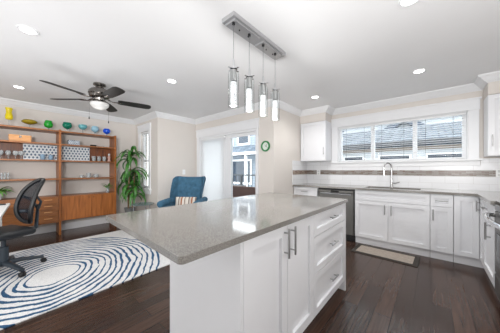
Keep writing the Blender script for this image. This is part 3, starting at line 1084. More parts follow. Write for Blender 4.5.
# wall cabinets
def wall_cab(label, y0, y1, hy, x1=XW - 0.012):
    off = (4.22, (y0 + y1) / 2, 1.39)
    t = thing('wall_cabinet', label, 'cabinet', off, 0, 'white wall cabinets')
    b = MB(off); b.box(XU + 0.02, x1, y0, y1, 1.382, 2.168); b.build('carcass', M['cab'], t)
    d = shaker('door', t, off, 'x', XU + 0.02, -1, y0, y1, 1.384, 2.166)
    bar_handle(d, off, 'x', XU, -1, hy, 1.575, 0.15, True, 0.03, 0.005)
    return t


wall_cab('white single-door wall cabinet left of the kitchen window', UL0 + 0.001, UL1 - 0.01, UL0 + 0.035)
wall_cab('white wall cabinet right of the kitchen window, at the right edge', UR0 + 0.002, UR1 - 0.001, UR1 - 0.035)

# outlet plates and light switch
def plate(name, label, x0, x1, y0, y1, z0, z1, holes, cat):
    off = ((x0 + x1) / 2, (y0 + y1) / 2, (z0 + z1) / 2)
    t = thing(name, label, cat, off)
    b = MB(off); b.box(x0, x1, y0, y1, z0, z1, r=0.002); b.build('plate', M['plastic'], t)
    for hb in holes:
        b = MB(off); b.box(*hb); b.build('socket' if name == 'wall_outlet' else 'rocker', M['trim'] if name != 'wall_outlet' else M['pot'], t)


xw = XW - 0.0121
plate('wall_outlet', 'white outlet plate in the mosaic band under the left wall cabinet', xw - 0.006, xw, 1.80, 1.875, 1.09, 1.205, [(xw - 0.008, xw - 0.0055, 1.817, 1.858, 1.105, 1.14), (xw - 0.008, xw - 0.0055, 1.817, 1.858, 1.155, 1.19)], 'outlet')
plate('wall_outlet', 'white outlet plate on the tile under the right wall cabinet', XW - 0.016, XW - 0.0091, -0.735, -0.663, 1.10, 1.215, [(XW - 0.018, XW - 0.0155, -0.72, -0.679, 1.115, 1.15), (XW - 0.018, XW - 0.0155, -0.72, -0.679, 1.165, 1.2)], 'outlet')
plate('light_switch', 'white light switch on the wall above the blue armchair', 2.71, 2.785, YF - 0.006, YF, 1.095, 1.21, [(2.73, 2.765, YF - 0.009, YF - 0.0055, 1.12, 1.185)], 'switch')

# wall clock
off = (XD, 2.275, 1.63)
t = thing('wall_clock', 'round green-rimmed wall clock on the wall right of the patio door', 'clock', off)
R90 = Matrix.Translation(off) @ Matrix.Rotation(-PI / 2, 4, 'Y')
b = MB(off); b.lathe([(0.07, 0.0), (0.092, 0.0), (0.098, 0.012), (0.094, 0.03), (0.082, 0.036), (0.072, 0.03), (0.07, 0.0)], n=40, m=R90, cap=False); b.build('rim', M['clockgreen'], t, smooth=50)
b = MB(off); b.lathe([(0, 0.001), (0.075, 0.001), (0.075, 0.014), (0, 0.014)], n=40, m=R90); b.build('face', M['clockface'], t)
b = MB(off); b.tube([(XD - 0.017, 2.275, 1.63), (XD - 0.017, 2.245, 1.655)], 0.004, 6); b.tube([(XD - 0.018, 2.275, 1.63), (XD - 0.018, 2.23, 1.607)], 0.003, 6); b.build('hands', M['black'], t)

# kitchen mat
off = (3.52, 0.522, 0)
t = thing('kitchen_mat', 'beige kitchen mat with dark border on the floor in front of the sink', 'mat', off, math.radians(-2))
b = MB(); b.box(-0.2, 0.2, -0.395, 0.385, 0, 0.008, r=0.002); b.build('border', M['mat_dark'], t)
b = MB(); b.box(-0.145, 0.155, -0.34, 0.33, 0.008, 0.0105); b.build('centre', M['mat_beige'], t)

# ------------------------------------------------------------------ island
off = (1.4, 0.95, 0)
t = thing('kitchen_island', 'white kitchen island cabinet with two doors and three drawers in the foreground', 'island', off)
IX0, IX1, IY0, IY1 = 0.69, 2.225, 0.675, 1.27
b = MB(off); b.box(IX0 + 0.02, IX1 - 0.02, IY0, IY1, 0.1, 0.879); b.build('carcass', M['cab'], t)
b = MB(off); b.box(IX0, IX0 + 0.02, IY0 - 0.022, IY1 + 0.005, 0, 0.879); b.build('end_panel', M['cab'], t)
b = MB(off); b.box(IX1 - 0.02, IX1, IY0 - 0.022, IY1 + 0.005, 0, 0.879); b.build('end_panel', M['cab'], t)
b = MB(off); b.box(IX0 + 0.02, IX1 - 0.02, IY0 + 0.05, IY0 + 0.065, 0, 0.1); b.build('toe_kick', M['cab'], t)
for a, c, hu in ((IX0 + 0.022, 1.105, 1.068), (1.105, 1.478, 1.142)):
    d = shaker('door', t, off, 'y', IY0, -1, a, c, 0.11, 0.874, 0.062)
    bar_handle(d, off, 'y', IY0 - 0.02, -1, hu, 0.775, 0.17, True, 0.032, 0.0065)
for z0, z1 in ((0.11, 0.425), (0.425, 0.705), (0.705, 0.874)):
    d = shaker('drawer', t, off, 'y', IY0, -1, 1.478, IX1 - 0.022, z0, z1, 0.05)
    bar_handle(d, off, 'y', IY0 - 0.02, -1, 1.845, (z0 + z1) / 2 + 0.01, 0.14, False, 0.03, 0.006)
off = (1.3, 1.08, 0.87)
b = MB(off)
r = 0.02
x0, x1, y0, y1 = 0.38, 2.245, 0.634, 1.585
poly = []
for cx_, cy_, a0 in ((x1 - r, y1 - r, 0), (x0 + r, y1 - r, 90), (x0 + r, y0 + r, 180), (x1 - r, y0 + r, 270)):
    for k in range(5):
        a = math.radians(a0 + 22.5 * k)
        poly.append((cx_ + r * math.cos(a), cy_ + r * math.sin(a)))
poly = [(px + (0.036 * (py - y0) / (y1 - y0) if px < 1 else 0), py) for px, py in poly]
b.prism(poly, 'z', 0.88, 0.91)
o = b.build('island_worktop', M['quartz'], bevel=0.002)
tag(o, 'large grey quartz slab on top of the white kitchen island', 'countertop')

# ------------------------------------------------------------------ pendant light over the island
off = (1.48, 1.2, CH)
t = thing('pendant_light', 'chrome bar pendant with four hanging glass cylinders over the island', 'light', off)
b = MB(off); b.box(1.14, 1.90, 1.146, 1.286, CH - 0.035, CH - 0.0005, r=0.002); b.build('canopy', M['canopy'], t)
for xa, xb in ((1.165, 1.48), (1.54, 1.85)):
    b = MB(off); b.box(xa, xb, 1.162, 1.27, CH - 0.052, CH - 0.035, r=0.002); cv = b.build('cover_plate', M['canopy'], t)
    for k in (0.35, 0.7):
        b = MB(off); b.lathe([(0, -0.008), (0.006, -0.008), (0.006, 0), (0, 0)], (xa + (xb - xa) * k, 1.215, CH - 0.052), n=10); b.build('screw', M['black'], cv)
for xc in (1.18, 1.37, 1.567, 1.765):
    yc = 1.19
    zt, zb = 2.0, 1.695
    b = MB(off); b.tube([(xc, yc, CH - 0.06), (xc, yc, zt + 0.06)], 0.0022, 6); c = b.build('cord', M['steel'], t)
    b = MB(off); b.lathe([(0, 0), (0.012, 0), (0.012, 0.022), (0, 0.022)], (xc, yc, CH - 0.068), n=12); b.build('cord_grip', M['black'], t)
    b = MB(off)
    b.lathe([(0, 0.0), (0.012, 0.0), (0.0075, 0.07), (0.003, 0.08), (0, 0.08)], (xc, yc, zt), n=14)
    b.build('stem', M['chrome'], t, smooth=40)
    b = MB(off)
    b.box(xc - 0.055, xc + 0.055, yc - 0.006, yc + 0.006, zt - 0.004, zt)
    b.box(xc - 0.006, xc + 0.006, yc - 0.055, yc + 0.055, zt - 0.004, zt)
    b.lathe([(0, -0.004), (0.03, -0.004), (0.03, 0.004), (0, 0.004)], (xc, yc, zt), n=20)
    b.build('cross_bar', M['chrome'], t)
    b = MB(off); b.lathe([(0, 0), (0.025, 0), (0.025, 0.09), (0, 0.09)], (xc, yc, zt - 0.1), n=20); b.build('socket', M['nickel'], t, smooth=40)
    b = MB(off); b.lathe([(0.0425, 0.0), (0.0425, 0.28), (0.0395, 0.28), (0.0395, 0.0), (0.0425, 0.0)], (xc, yc, zb), n=28, cap=False); b.build('glass_shade', M['glass'], t, smooth=40)
    b = MB(off); b.lathe([(0, 0), (0.026, 0), (0.026, 0.185), (0, 0.185)], (xc, yc, zb + 0.012), n=20); b.build('crystal', M['bubble'], t, smooth=40)
    l = bpy.data.lights.new('pendant_bulb', 'POINT'); l.energy = 2.6; l.shadow_soft_size = 0.03; l.color = (1, 0.99, 0.975)
    lo = bpy.data.objects.new('pendant_bulb', l); COL.objects.link(lo); lo.location = (xc - off[0], yc - off[1], zb - 0.03 - off[2]); lo.parent = t

# ------------------------------------------------------------------ ceiling fan
FXC, FYC = 0.875, 3.575
UP = 0.053
off = (FXC, FYC, CH)
t = thing('ceiling_fan', 'black five-blade ceiling fan with pewter motor and frosted light bowl', 'fan', off)
c = (FXC, FYC, 0)
cu = (FXC, FYC, UP)
b = MB(off); b.lathe([(0, CH - 0.0005), (0.075, CH - 0.0005), (0.078, CH - 0.02), (0.06, CH - 0.03), (0.02, CH - 0.034), (0.02, CH - 0.06), (0, CH - 0.06)], c, 28); b.build('canopy', M['pewter'], t, smooth=40)
b = MB(off); b.lathe([(0, 2.32), (0.05, 2.318), (0.06, 2.30), (0.105, 2.285), (0.13, 2.26), (0.135, 2.225), (0.12, 2.21), (0.13, 2.2), (0.115, 2.175), (0.07, 2.16), (0.065, 2.135), (0.095, 2.12), (0.112, 2.108), (0.116, 2.095), (0, 2.095)], cu, 32); b.build('motor', M['pewter'], t, smooth=40)
b = MB(off); b.lathe([(0.112, 2.094), (0.114, 2.08), (0.104, 2.05), (0.08, 2.025), (0.04, 2.01), (0, 2.006)], cu, 32); b.build('light_bowl', M['frost'], t, smooth=True)
l = bpy.data.lights.new('fan_bulb', 'POINT'); l.energy = 0.5; l.shadow_soft_size = 0.08; l.color = (1, 0.99, 0.975)
lo = bpy.data.objects.new('fan_bulb', l); COL.objects.link(lo); lo.location = (0, 0, 1.95 - CH); lo.parent = t
for k in range(5):
    a = math.radians(347 + 72 * k)
    m4 = Matrix.Translation((FXC, FYC, 2.15 + UP)) @ Matrix.Rotation(a, 4, 'Z')
    b = MB(off)
    prof = [(0.22, 0.05), (0.26, 0.062), (0.45, 0.07), (0.61, 0.07), (0.655, 0.055), (0.67, 0.02)]
    pl = [(x, y) for x, y in prof] + [(x, -y) for x, y in prof[::-1]]
    A = []
    tilt = math.radians(-12)
    for zz in (-0.003, 0.003):
        A.append([b.bm.verts.new(m4 @ Vector((x, y * math.cos(tilt), y * math.sin(tilt) + zz))) for x, y in pl])
    b.bm.faces.new(A[0]); b.bm.faces.new(A[1][::-1])
    n = len(pl)
    for i in range(n):
        j = (i + 1) % n
        b.bm.faces.new((A[0][i], A[0][j], A[1][j], A[1][i]))
    bl_ = b.build('blade', M['blade'], t)
    b = MB(off)
    P = [m4 @ Vector(p) for p in ((0.10, 0, 0.01), (0.16, 0, -0.012), (0.24, 0, -0.008), (0.30, 0, -0.006))]
    b.tube(P, [0.02, 0.016, 0.026, 0.012], 8, sq=(0.35, 1.0)); b.build('blade_bracket', M['pewter'], bl_, smooth=50)
for dx, dy, zz in ((-0.125, -0.02, 1.845), (0.125, 0.06, 1.84)):
    b = MB(off); b.tube([(FXC + dx, FYC + dy, 2.15), (FXC + dx, FYC + dy, zz + UP + 0.03)], 0.0012, 5)
    ch = b.build('pull_chain', M['pewter'], t)
    b = MB(off); b.lathe([(0, 0), (0.006, 0.002), (0.008, 0.012), (0.004, 0.035), (0, 0.036)], (FXC + dx, FYC + dy, zz + UP), n=10); b.build('chain_fob', M['black'], ch)

# ------------------------------------------------------------------ recessed downlights
DL = [((0.13, 2.67), 'recessed downlight at the upper left of the ceiling, nearest the camera'),
      ((1.49, 2.70), 'recessed downlight on the ceiling just right of the fan'),
      ((3.33, 0.12), 'recessed downlight on the ceiling in front of the kitchen window'),
      ((3.38, 1.48), 'recessed downlight on the ceiling in front of the left wall cabinet'),
      ((1.89, 0.12), 'recessed downlight at the top edge of the ceiling above the kitchen aisle'),
      ((0.13, 4.60), 'recessed downlight on the ceiling above the shelving, left of the fan')]
first = None
for (x, y), lab in DL:
    if first is None:
        first = thing('recessed_downlight', lab, 'ceiling light', (x, y, CH), 0, 'recessed downlights')
        b = MB(); b.lathe([(0.05, -0.001), (0.052, -0.006), (0.068, -0.006), (0.072, -0.0005), (0.05, -0.0005)], n=32, cap=False); b.build('trim_ring', M['trim'], first, smooth=40)
        b = MB(); b.lathe([(0, -0.004), (0.05, -0.004), (0.05, -0.001), (0, -0.001)], n=32); b.build('lens', M['lamp'], first)
        l = bpy.data.lights.new('downlight_beam', 'SPOT'); l.energy = DOWNLIGHT_W; l.spot_size = math.radians(150); l.spot_blend = 0.8; l.shadow_soft_size = 0.06; l.color = (1, 0.99, 0.975)
        lo = bpy.data.objects.new('downlight_beam', l); COL.objects.link(lo); lo.location = (0, 0, -0.02); lo.parent = first
    else:
        o = copy_tree(first); o.location = (x, y, CH); o['label'] = lab

# ------------------------------------------------------------------ teak wall shelving
YFnt = 5.20
off = (0.65, 5.4, 0)
t = thing('shelving_unit', 'tall teak wall shelving with open shelves against the left wall', 'shelf', off)
for xa in (-0.255, 0.645, 1.545):
    b = MB(off); b.box(xa, xa + 0.032, YFnt, 5.56, 0, 1.945); b.build('upright', M['teak_v'], t, bevel=0.002)
bays = ((-0.223, 0.645), (0.677, 1.545))
for xa, xb in bays:
    for zz in (1.905, 1.66, 1.358, 1.02):
        b = MB(off); b.box(xa, xb, YFnt + 0.004, 5.55, zz, zz + 0.024); b.build('shelf', M['teak'], t)
    b = MB(off); b.box(xa, xb, 5.47, 5.48, 1.383, 1.659); b.build('back_panel', M['teak_dark'], t)
for xa, xb, lab in ((0.20, 0.643, None), (0.679, 1.145, None)):
    b = MB(off); b.box(xa, xb, 5.40, 5.408, 1.383, 1.659); b.build('sliding_door', M['dots'], t)['label'] = 'white sliding door printed with navy diamonds'

off = (0.21, 5.35, 0.235)
t = thing('drawer_cabinet', 'teak four-drawer cabinet hung in the left bay of the wall shelving', 'cabinet', off)
b = MB(off); b.box(-0.222, 0.644, YFnt + 0.014, 5.56, 0.235, 0.715); b.build('body', M['teak'], t)
zs = [0.25, 0.365, 0.48, 0.585, 0.70]
for z0, z1 in zip(zs, zs[1:]):
    b = MB(off); b.box(-0.21, 0.635, YFnt - 0.004, YFnt + 0.014, z0 + 0.003, z1 - 0.003); d = b.build('drawer', M['teak'], t)
    for xc in (-0.08, 0.50):
        b = MB(off); b.box(xc - 0.055, xc + 0.055, YFnt - 0.02, YFnt - 0.004, (z0 + z1) / 2 + 0.012, (z0 + z1) / 2 + 0.024, r=0.003); b.build('handle', M['lightwood'], d)
off = (1.11, 5.35, 0.25)
t = thing('door_cabinet', 'teak cabinet with two plain doors hung in the right bay of the wall shelving', 'cabinet', off)
b = MB(off); b.box(0.678, 1.544, YFnt + 0.014, 5.56, 0.25, 0.715); b.build('body', M['teak'], t)
for xa, xb, hx in ((0.684, 1.128, 1.09), (1.132, 1.57, 1.17)):
    b = MB(off); b.box(xa, min(xb, 1.543), YFnt - 0.004, YFnt + 0.014, 0.262, 0.70); d = b.build('door', M['teak_v'], t)
    b = MB(off); b.lathe([(0, 0), (0.008, 0), (0.012, 0.016), (0, 0.018)], n=12, m=Matrix.Translation((hx, YFnt - 0.004, 0.66)) @ Matrix.Rotation(PI / 2, 4, 'X')); b.build('knob', M['teak_dark'], d)

# ---- coloured glass on top of the shelving
TOPZ = 1.9291


def goblet(name, label, x, y, z, prof, rgb, cat='vase', stem=0.05, n=24):
    off = (x, y, z)
    tt = thing(name, label, cat, off, 0, 'coloured glassware on top of the shelving')
    H0 = stem
    b = MB(off); b.lathe([(0, 0), (0.036, 0), (0.034, 0.004), (0.009, 0.01), (0.007, stem * 0.6), (0.014, stem), (0.0, stem)], off, n=20)
    b.build('stem', M['drink'], tt, smooth=50)['label'] = 'clear glass stem and foot'
    b = MB(off); b.lathe([(r, H0 + h) for r, h in prof], off, n=n, cap=False); b.build('bowl', tint('glass_' + name, rgb), tt, smooth=60)
    return tt


def hollow(outer, th=0.004):
    inner = [(max(0.001, r - th), h + (th if i == 0 else 0)) for i, (r, h) in enumerate(outer)]
    return [(0, outer[0][1])] + outer + inner[::-1] + [(0, inner[0][1])]


YT = 5.36
goblet('yellow_vase', 'tall pinched yellow glass vase at the left end of the top shelf', 0.04, YT, TOPZ, hollow([(0.012, 0.0), (0.042, 0.012), (0.046, 0.04), (0.044, 0.08), (0.034, 0.12), (0.037, 0.16), (0.046, 0.2)]), (250, 228, 24), 'vase', 0.11)
goblet('amber_dish', 'wide shallow amber glass dish on a clear foot on the top shelf', 0.278, YT, TOPZ, hollow([(0.014, 0.0), (0.06, 0.012), (0.1, 0.036), (0.102, 0.05), (0.076, 0.08)]), (170, 148, 34), 'dish', 0.07)
goblet('green_bowl', 'bright green glass bowl on the top shelf', 0.52, YT, TOPZ, hollow([(0.014, 0.0), (0.052, 0.02), (0.066, 0.055), (0.058, 0.095), (0.046, 0.135)]), (24, 176, 50), 'bowl', 0.045)
goblet('teal_bowl', 'dark teal green glass bowl left of the pale blue bowls on the top shelf', 0.785, YT, TOPZ, hollow([(0.014, 0.0), (0.055, 0.03), (0.075, 0.065), (0.07, 0.1), (0.06, 0.13)]), (10, 136, 108), 'bowl', 0.06)
goblet('pale_teal_dish', 'pale teal shallow glass dish between two bowls on the top shelf', 1.025, YT, TOPZ, hollow([(0.014, 0.0), (0.055, 0.025), (0.074, 0.06), (0.066, 0.1)]), (120, 196, 204), 'dish', 0.085)
goblet('pale_blue_bowl', 'pale ice-blue glass bowl left of the cobalt bowl on the top shelf', 1.23, YT, TOPZ, hollow([(0.014, 0.0), (0.055, 0.03), (0.07, 0.065), (0.064, 0.1), (0.05, 0.13)]), (176, 220, 240), 'bowl', 0.055)
goblet('cobalt_bowl', 'cobalt blue glass bowl at the right end of the top shelf', 1.44, YT, TOPZ, hollow([(0.014, 0.0), (0.055, 0.025), (0.07, 0.06), (0.064, 0.095), (0.05, 0.115)]), (14, 92, 236), 'bowl', 0.05)

# ---- shelf contents
off = (0.165, YT, 1.6841)
t = thing('wooden_box', 'pale wooden box with a lid on the shelf above the wine glasses', 'box', off)
b = MB(off); b.box(0.035, 0.295, 5.28, 5.44, 1.6841, 1.775, r=0.003); b.build('body', M['lightwood'], t)
b = MB(off); b.box(0.033, 0.297, 5.278, 5.442, 1.7755, 1.795, r=0.003); b.build('lid', M['lightwood'], t)
b = MB(off); b.box(0.15, 0.18, 5.274, 5.2779, 1.75, 1.785); b.build('clasp', M['pewter'], t)
for x, lab in ((0.835, 'blue and white printed tin, left one of two side by side on the second shelf'), (0.925, 'blue and white printed tin, right one of two side by side on the second shelf')):
    off = (x, YT, 1.6841)
    t = thing('printed_tin', lab, 'tin', off, 0, 'printed tins on the second shelf')
    b = MB(off); b.box(x - 0.043, x + 0.043, 5.30, 5.40, 1.6841, 1.765, r=0.004); b.build('body', M['printbox'], t)
    b = MB(off); b.box(x - 0.044, x + 0.044, 5.299, 5.401, 1.7655, 1.78, r=0.003); b.build('lid', M['printbox'], t)
b = MB((1.20, YT, 1.6841)); b.lathe(hollow([(0.025, 0.0), (0.05, 0.015), (0.056, 0.036)]), (1.20, YT, 1.6841), cap=False)
tag(b.build('dark_bowl', M['black'], smooth=50), 'small dark bowl on the second shelf, right of the printed tins', 'bowl')
b = MB((1.41, YT, 1.6841)); b.lathe(hollow([(0.02, 0.0), (0.034, 0.01), (0.04, 0.024)]), (1.41, YT, 1.6841), cap=False)
tag(b.build('white_saucer', M['pot'], smooth=50), 'small white saucer at the right end of the second shelf', 'dish')


def wine_glass(label, x, y, z, grp):
    off = (x, y, z)
    tt = thing('wine_glass', label, 'glass', off, 0, grp)
    b = MB(off); b.lathe([(0, 0), (0.03, 0), (0.028, 0.003), (0.005, 0.008), (0.004, 0.06), (0, 0.06)], off, n=16); b.build('stem', M['drink'], tt, smooth=50)
    b = MB(off); b.lathe(hollow([(0.006, 0.058), (0.03, 0.075), (0.035, 0.105), (0.028, 0.14)], 0.002), off, n=16, cap=False); b.build('bowl', M['drink'], tt, smooth=50)
    return tt


Z2 = 1.3821
ordn = ['leftmost', 'second from left', 'third from left', 'fourth from left', 'rightmost']
for i, x in enumerate((-0.13, -0.05, 0.03, 0.11, 0.175)):
    wine_glass('clear stemmed wine glass, %s of the five beside the left patterned door' % ordn[i], x, 5.31, Z2, 'wine glasses on the middle shelf')


def tumbler(name, label, x, y, z, r, h, m, grp):
    b = MB((x, y, z)); b.lathe(hollow([(r * 0.8, 0), (r, h * 0.5), (r, h)], 0.003), (x, y, z), n=18, cap=False)
    return tag(b.build(name, m, smooth=50), label, 'glass', grp)


tumbler('blue_tumbler', 'pale blue glass in front of the left patterned door, left of two', 0.44, 5.31, Z2, 0.036, 0.10, M['bluedrink'], 'blue glasses on the middle shelf')
tumbler('blue_tumbler', 'pale blue glass in front of the left patterned door, right of two', 0.55, 5.32, Z2, 0.036, 0.09, M['bluedrink'], 'blue glasses on the middle shelf')
for i, x in enumerate((1.20, 1.29, 1.385)):
    tumbler('clear_tumbler', 'clear tumbler right of the right patterned door, %s of three' % ('left', 'middle', 'right')[i], x, 5.32, Z2, 0.034, 0.105, M['drink'], 'tumblers on the middle shelf')
off = (1.475, 5.32, Z2)
t = thing('figurine', 'small pale figurine at the right end of the middle shelf', 'figurine', off)
b = MB(off); b.lathe([(0, 0), (0.03, 0), (0.032, 0.02), (0.02, 0.05), (0.032, 0.09), (0.02, 0.125), (0, 0.13)], off, n=16); b.build('body', mat('pink_ceramic', (188, 150, 138), 0.4), t, smooth=50)
b = MB(off); b.lathe([(0, 0.125), (0.016, 0.128), (0.024, 0.148), (0.016, 0.17), (0, 0.175)], off, n=16); b.build('head', M['pot'], t, smooth=50)
Z3 = 1.0441
for i, x in enumerate((-0.04, -0.005, 0.03)):
    tumbler('tall_glass', 'tall narrow clear glass at the left of the lower shelf, %s of three' % ('left', 'middle', 'right')[i], x, 5.33, Z3, 0.014, 0.11, M['drink'], 'tall glasses on the lower shelf')
for i, (x, hh, rr) in enumerate(((1.0, 0.05, 0.034), (1.115, 0.095, 0.04), (1.24, 0.07, 0.045))):
    tumbler('clear_glass_dish', 'clear glass dish on the lower shelf, ' + ('left and lowest of three', 'middle and tallest of three', 'right of three')[i], x, 5.33, Z3, rr, hh, M['drink'], 'glass dishes on the lower shelf')

# ------------------------------------------------------------------ plants


def strap(b, base, az, length, lift, droop, width, seg=8, fold=0.25):
    """arching strap leaf"""
    p = Vector(base)
    el = lift
    rows = []
    side = Vector((-math.sin(az), math.cos(az), 0))
    for i in range(seg + 1):
        k = i / seg
        w = width * (0.35 + 0.65 * math.sin(PI * min(1, 0.18 + k * 0.82))) * (1 if k < 0.95 else 0.3)
        d = Vector((math.cos(az) * math.cos(el), math.sin(az) * math.cos(el), math.sin(el)))
        nn = side.cross(d)
        rows.append([b.bm.verts.new(p - side * w / 2 - nn * (-w * fold)), b.bm.verts.new(p), b.bm.verts.new(p + side * w / 2 + nn * (w * fold))])
        p = p + d * (length / seg)
        el -= droop / seg
    for a, c in zip(rows, rows[1:]):
        b.bm.faces.new((a[0], a[1], c[1], c[0]))
        b.bm.faces.new((a[1], a[2], c[2], c[1]))


PX, PY = 1.80, 5.06
off = (PX, PY, 0)
t = thing('potted_dracaena', 'tall potted dracaena with long drooping green leaves right of the shelving', 'plant', off)
b = MB(off)
for sx in (-0.12, 0.12):
    for sy in (-0.12, 0.12):
        b.box(PX + sx - 0.013, PX + sx + 0.013, PY + sy - 0.013, PY + sy + 0.013, 0, 0.24)
b.box(PX - 0.12, PX + 0.12, PY - 0.01, PY + 0.01, 0.13, 0.16); b.box(PX - 0.01, PX + 0.01, PY - 0.12, PY + 0.12, 0.13, 0.16)
b.build('plant_stand', M['teak_dark'], t)
b = MB(off); b.lathe([(0, 0.165), (0.085, 0.165), (0.11, 0.36), (0.117, 0.37), (0.105, 0.37), (0.1, 0.345), (0, 0.345)], (PX, PY, 0), 28); b.build('pot', M['pewterpot'], t, smooth=40)
b = MB(off); b.lathe([(0, 0.347), (0.098, 0.347), (0.06, 0.354), (0, 0.356)], (PX, PY, 0), 20); b.build('soil', M['soil'], t)
b = MB(off)
b.tube([(PX - 0.03, PY, 0.345), (PX - 0.04, PY - 0.01, 0.8), (PX - 0.0, PY - 0.02, 1.15), (PX + 0.02, PY - 0.03, 1.56)], [0.018, 0.016, 0.014, 0.010], 8)
b.tube([(PX + 0.04, PY - 0.02, 0.345), (PX + 0.07, PY - 0.03, 0.7), (PX + 0.08, PY - 0.05, 1.15)], [0.016, 0.014, 0.010], 8)
b.build('canes', M['cane'], t, smooth=50)
b = MB(off)
rnd = random.Random(4)


def reach(az, L, x0):
    # keep the leaves clear of the window wall and the shelving
    c = math.cos(az)
    xl = 1.62 if math.sin(az) > 0.1 else 1.5
    lim = (XN - 0.07 - x0) / c if c > 0.05 else ((x0 - xl) / -c if c < -0.05 else 9)
    return min(L, max(0.16, lim * 1.2))


for k in range(16):
    az = k * 2.4
    strap(b, (PX + 0.02, PY - 0.03, 1.5 + 0.1 * rnd.random()), az, reach(az, 0.4 + 0.14 * rnd.random(), PX), 0.4 + 0.8 * rnd.random(), 1.9 + 0.9 * rnd.random(), 0.05 + 0.014 * rnd.random())
for k in range(26):
    az = k * 2.4 + 0.7
    zb = 0.85 + 0.62 * rnd.random()
    strap(b, (PX + 0.0, PY - 0.02, zb), az, reach(az, 0.42 + 0.16 * rnd.random(), PX) + 0.06, 0.1 + 0.9 * rnd.random(), 2.2 + 0.7 * rnd.random(), 0.06 + 0.02 * rnd.random())
for k in range(28):
    az = k * 2.4 + 1.9
    zb = 0.6 + 0.6 * rnd.random()
    strap(b, (PX + 0.08, PY - 0.05, zb), az, reach(az, 0.36 + 0.14 * rnd.random(), PX + 0.08) + 0.05, 0.1 + 0.4 * rnd.random(), 2.1 + 0.4 * rnd.random(), 0.055 + 0.018 * rnd.random())
b.build('foliage', M['leaf'], t, smooth=True)

off = (1.44, 5.30, 0.7151)
t = thing('plant_in_vase', 'small green sprig in a glass jar at the right end of the teak cabinet', 'plant', off)
b = MB(off); b.lathe(hollow([(0.03, 0.0), (0.034, 0.05), (0.02, 0.09), (0.022, 0.11)], 0.003), off, n=18, cap=False); b.build('jar', M['drink'], t, smooth=50)
b = MB(off); b.lathe([(0, 0.005), (0.026, 0.005), (0.029, 0.045), (0, 0.045)], off, n=16); b.build('pebbles', M['soil'], t)
b = MB(off)
for k in range(9):
    strap(b, (1.44, 5.30, 0.7151 + 0.06 + 0.02 * (k % 5)), k * 2.4, 0.16 + 0.02 * (k % 4), 1.25 - 0.07 * k, 1.6, 0.03, 6)
b.build('leaves', M['leaf2'], t, smooth=True)

off = (-0.09, 5.34, 0.7151)
t = thing('potted_fern', 'small green fern in a white pot on the teak drawer cabinet at the left edge', 'plant', off)
b = MB(off); b.lathe([(0, 0), (0.05, 0), (0.066, 0.10), (0.06, 0.10), (0.055, 0.085), (0, 0.085)], off, n=20); b.build('pot', M['pot'], t, smooth=40)
b = MB(off)
for k in range(24):
    strap(b, (-0.09, 5.34, 0.80), k * 2.4, 0.20 + 0.05 * (k % 4), 1.2 - 0.04 * (k % 12), 1.9, 0.032, 7)
b.build('fronds', M['leaf2'], t, smooth=True)

# ------------------------------------------------------------------ glass side table
off = (1.84, 4.49, 0)
t = thing('glass_side_table', 'round glass side table with chrome legs between the plant and the armchair', 'table', off)
b = MB(off); b.lathe([(0, 0.50), (0.215, 0.50), (0.22, 0.504), (0.215, 0.51), (0, 0.51)], (off[0], off[1], 0), 36); b.build('tabletop', M['glasstop'], t)
b = MB(off); b.lathe([(0, 0.25), (0.17, 0.25), (0.17, 0.258), (0, 0.258)], (off[0], off[1], 0), 32); b.build('shelf', M['glasstop'], t)
for k in range(3):
    a = k * 2 * PI / 3 + 0.4
    cx_, cy_ = off[0] + 0.175 * math.cos(a), off[1] + 0.175 * math.sin(a)
    b = MB(off); b.tube([(cx_, cy_, 0.0), (cx_, cy_, 0.499)], 0.011, 10); b.build('leg', M['chrome'], t, smooth=50)

# ------------------------------------------------------------------ blue wing armchair (local +x = facing)
AX, AY = 2.36, 3.74
t = thing('armchair', 'blue velvet wingback armchair with buttoned back beside the patio door', 'chair', (AX, AY, 0), math.radians(217))


def backsheet(front):
    def fn(u, v):
        s = 2 * u - 1
        a = abs(s)
        w = 0.30 + 0.04 * v
        y = s * w
        z = 0.36 + v * (0.69 + 0.03 * a ** 3) - 0.07 * v * max(0, (a - 0.82) / 0.18) ** 2
        lean = -0.22 - 0.14 * v
        wing = 0.26 * max(0, (a - 0.72) / 0.28) ** 1.3 * (0.55 + 0.45 * math.sin(PI * min(1, v * 0.8 + 0.2)))
        x = lean + wing
        if front:
            puff = 0.035 * (1 - a ** 4) * math.sin(PI * min(0.97, max(0.03, v))) ** 0.5
            # tufts
            for (tu, tv) in [(0.0, 0.72), (0.36, 0.72), (-0.36, 0.72), (0.18, 0.5), (-0.18, 0.5), (0.54, 0.5), (-0.54, 0.5), (0, 0.3), (0.36, 0.3), (-0.36, 0.3)]:
                d2 = ((s - tu) / 0.09) ** 2 + ((v - tv) / 0.05) ** 2
                puff -= 0.03 * math.exp(-d2)
            x += 0.05 + puff
        else:
            x -= 0.05
        return (x, y, z)
    return fn


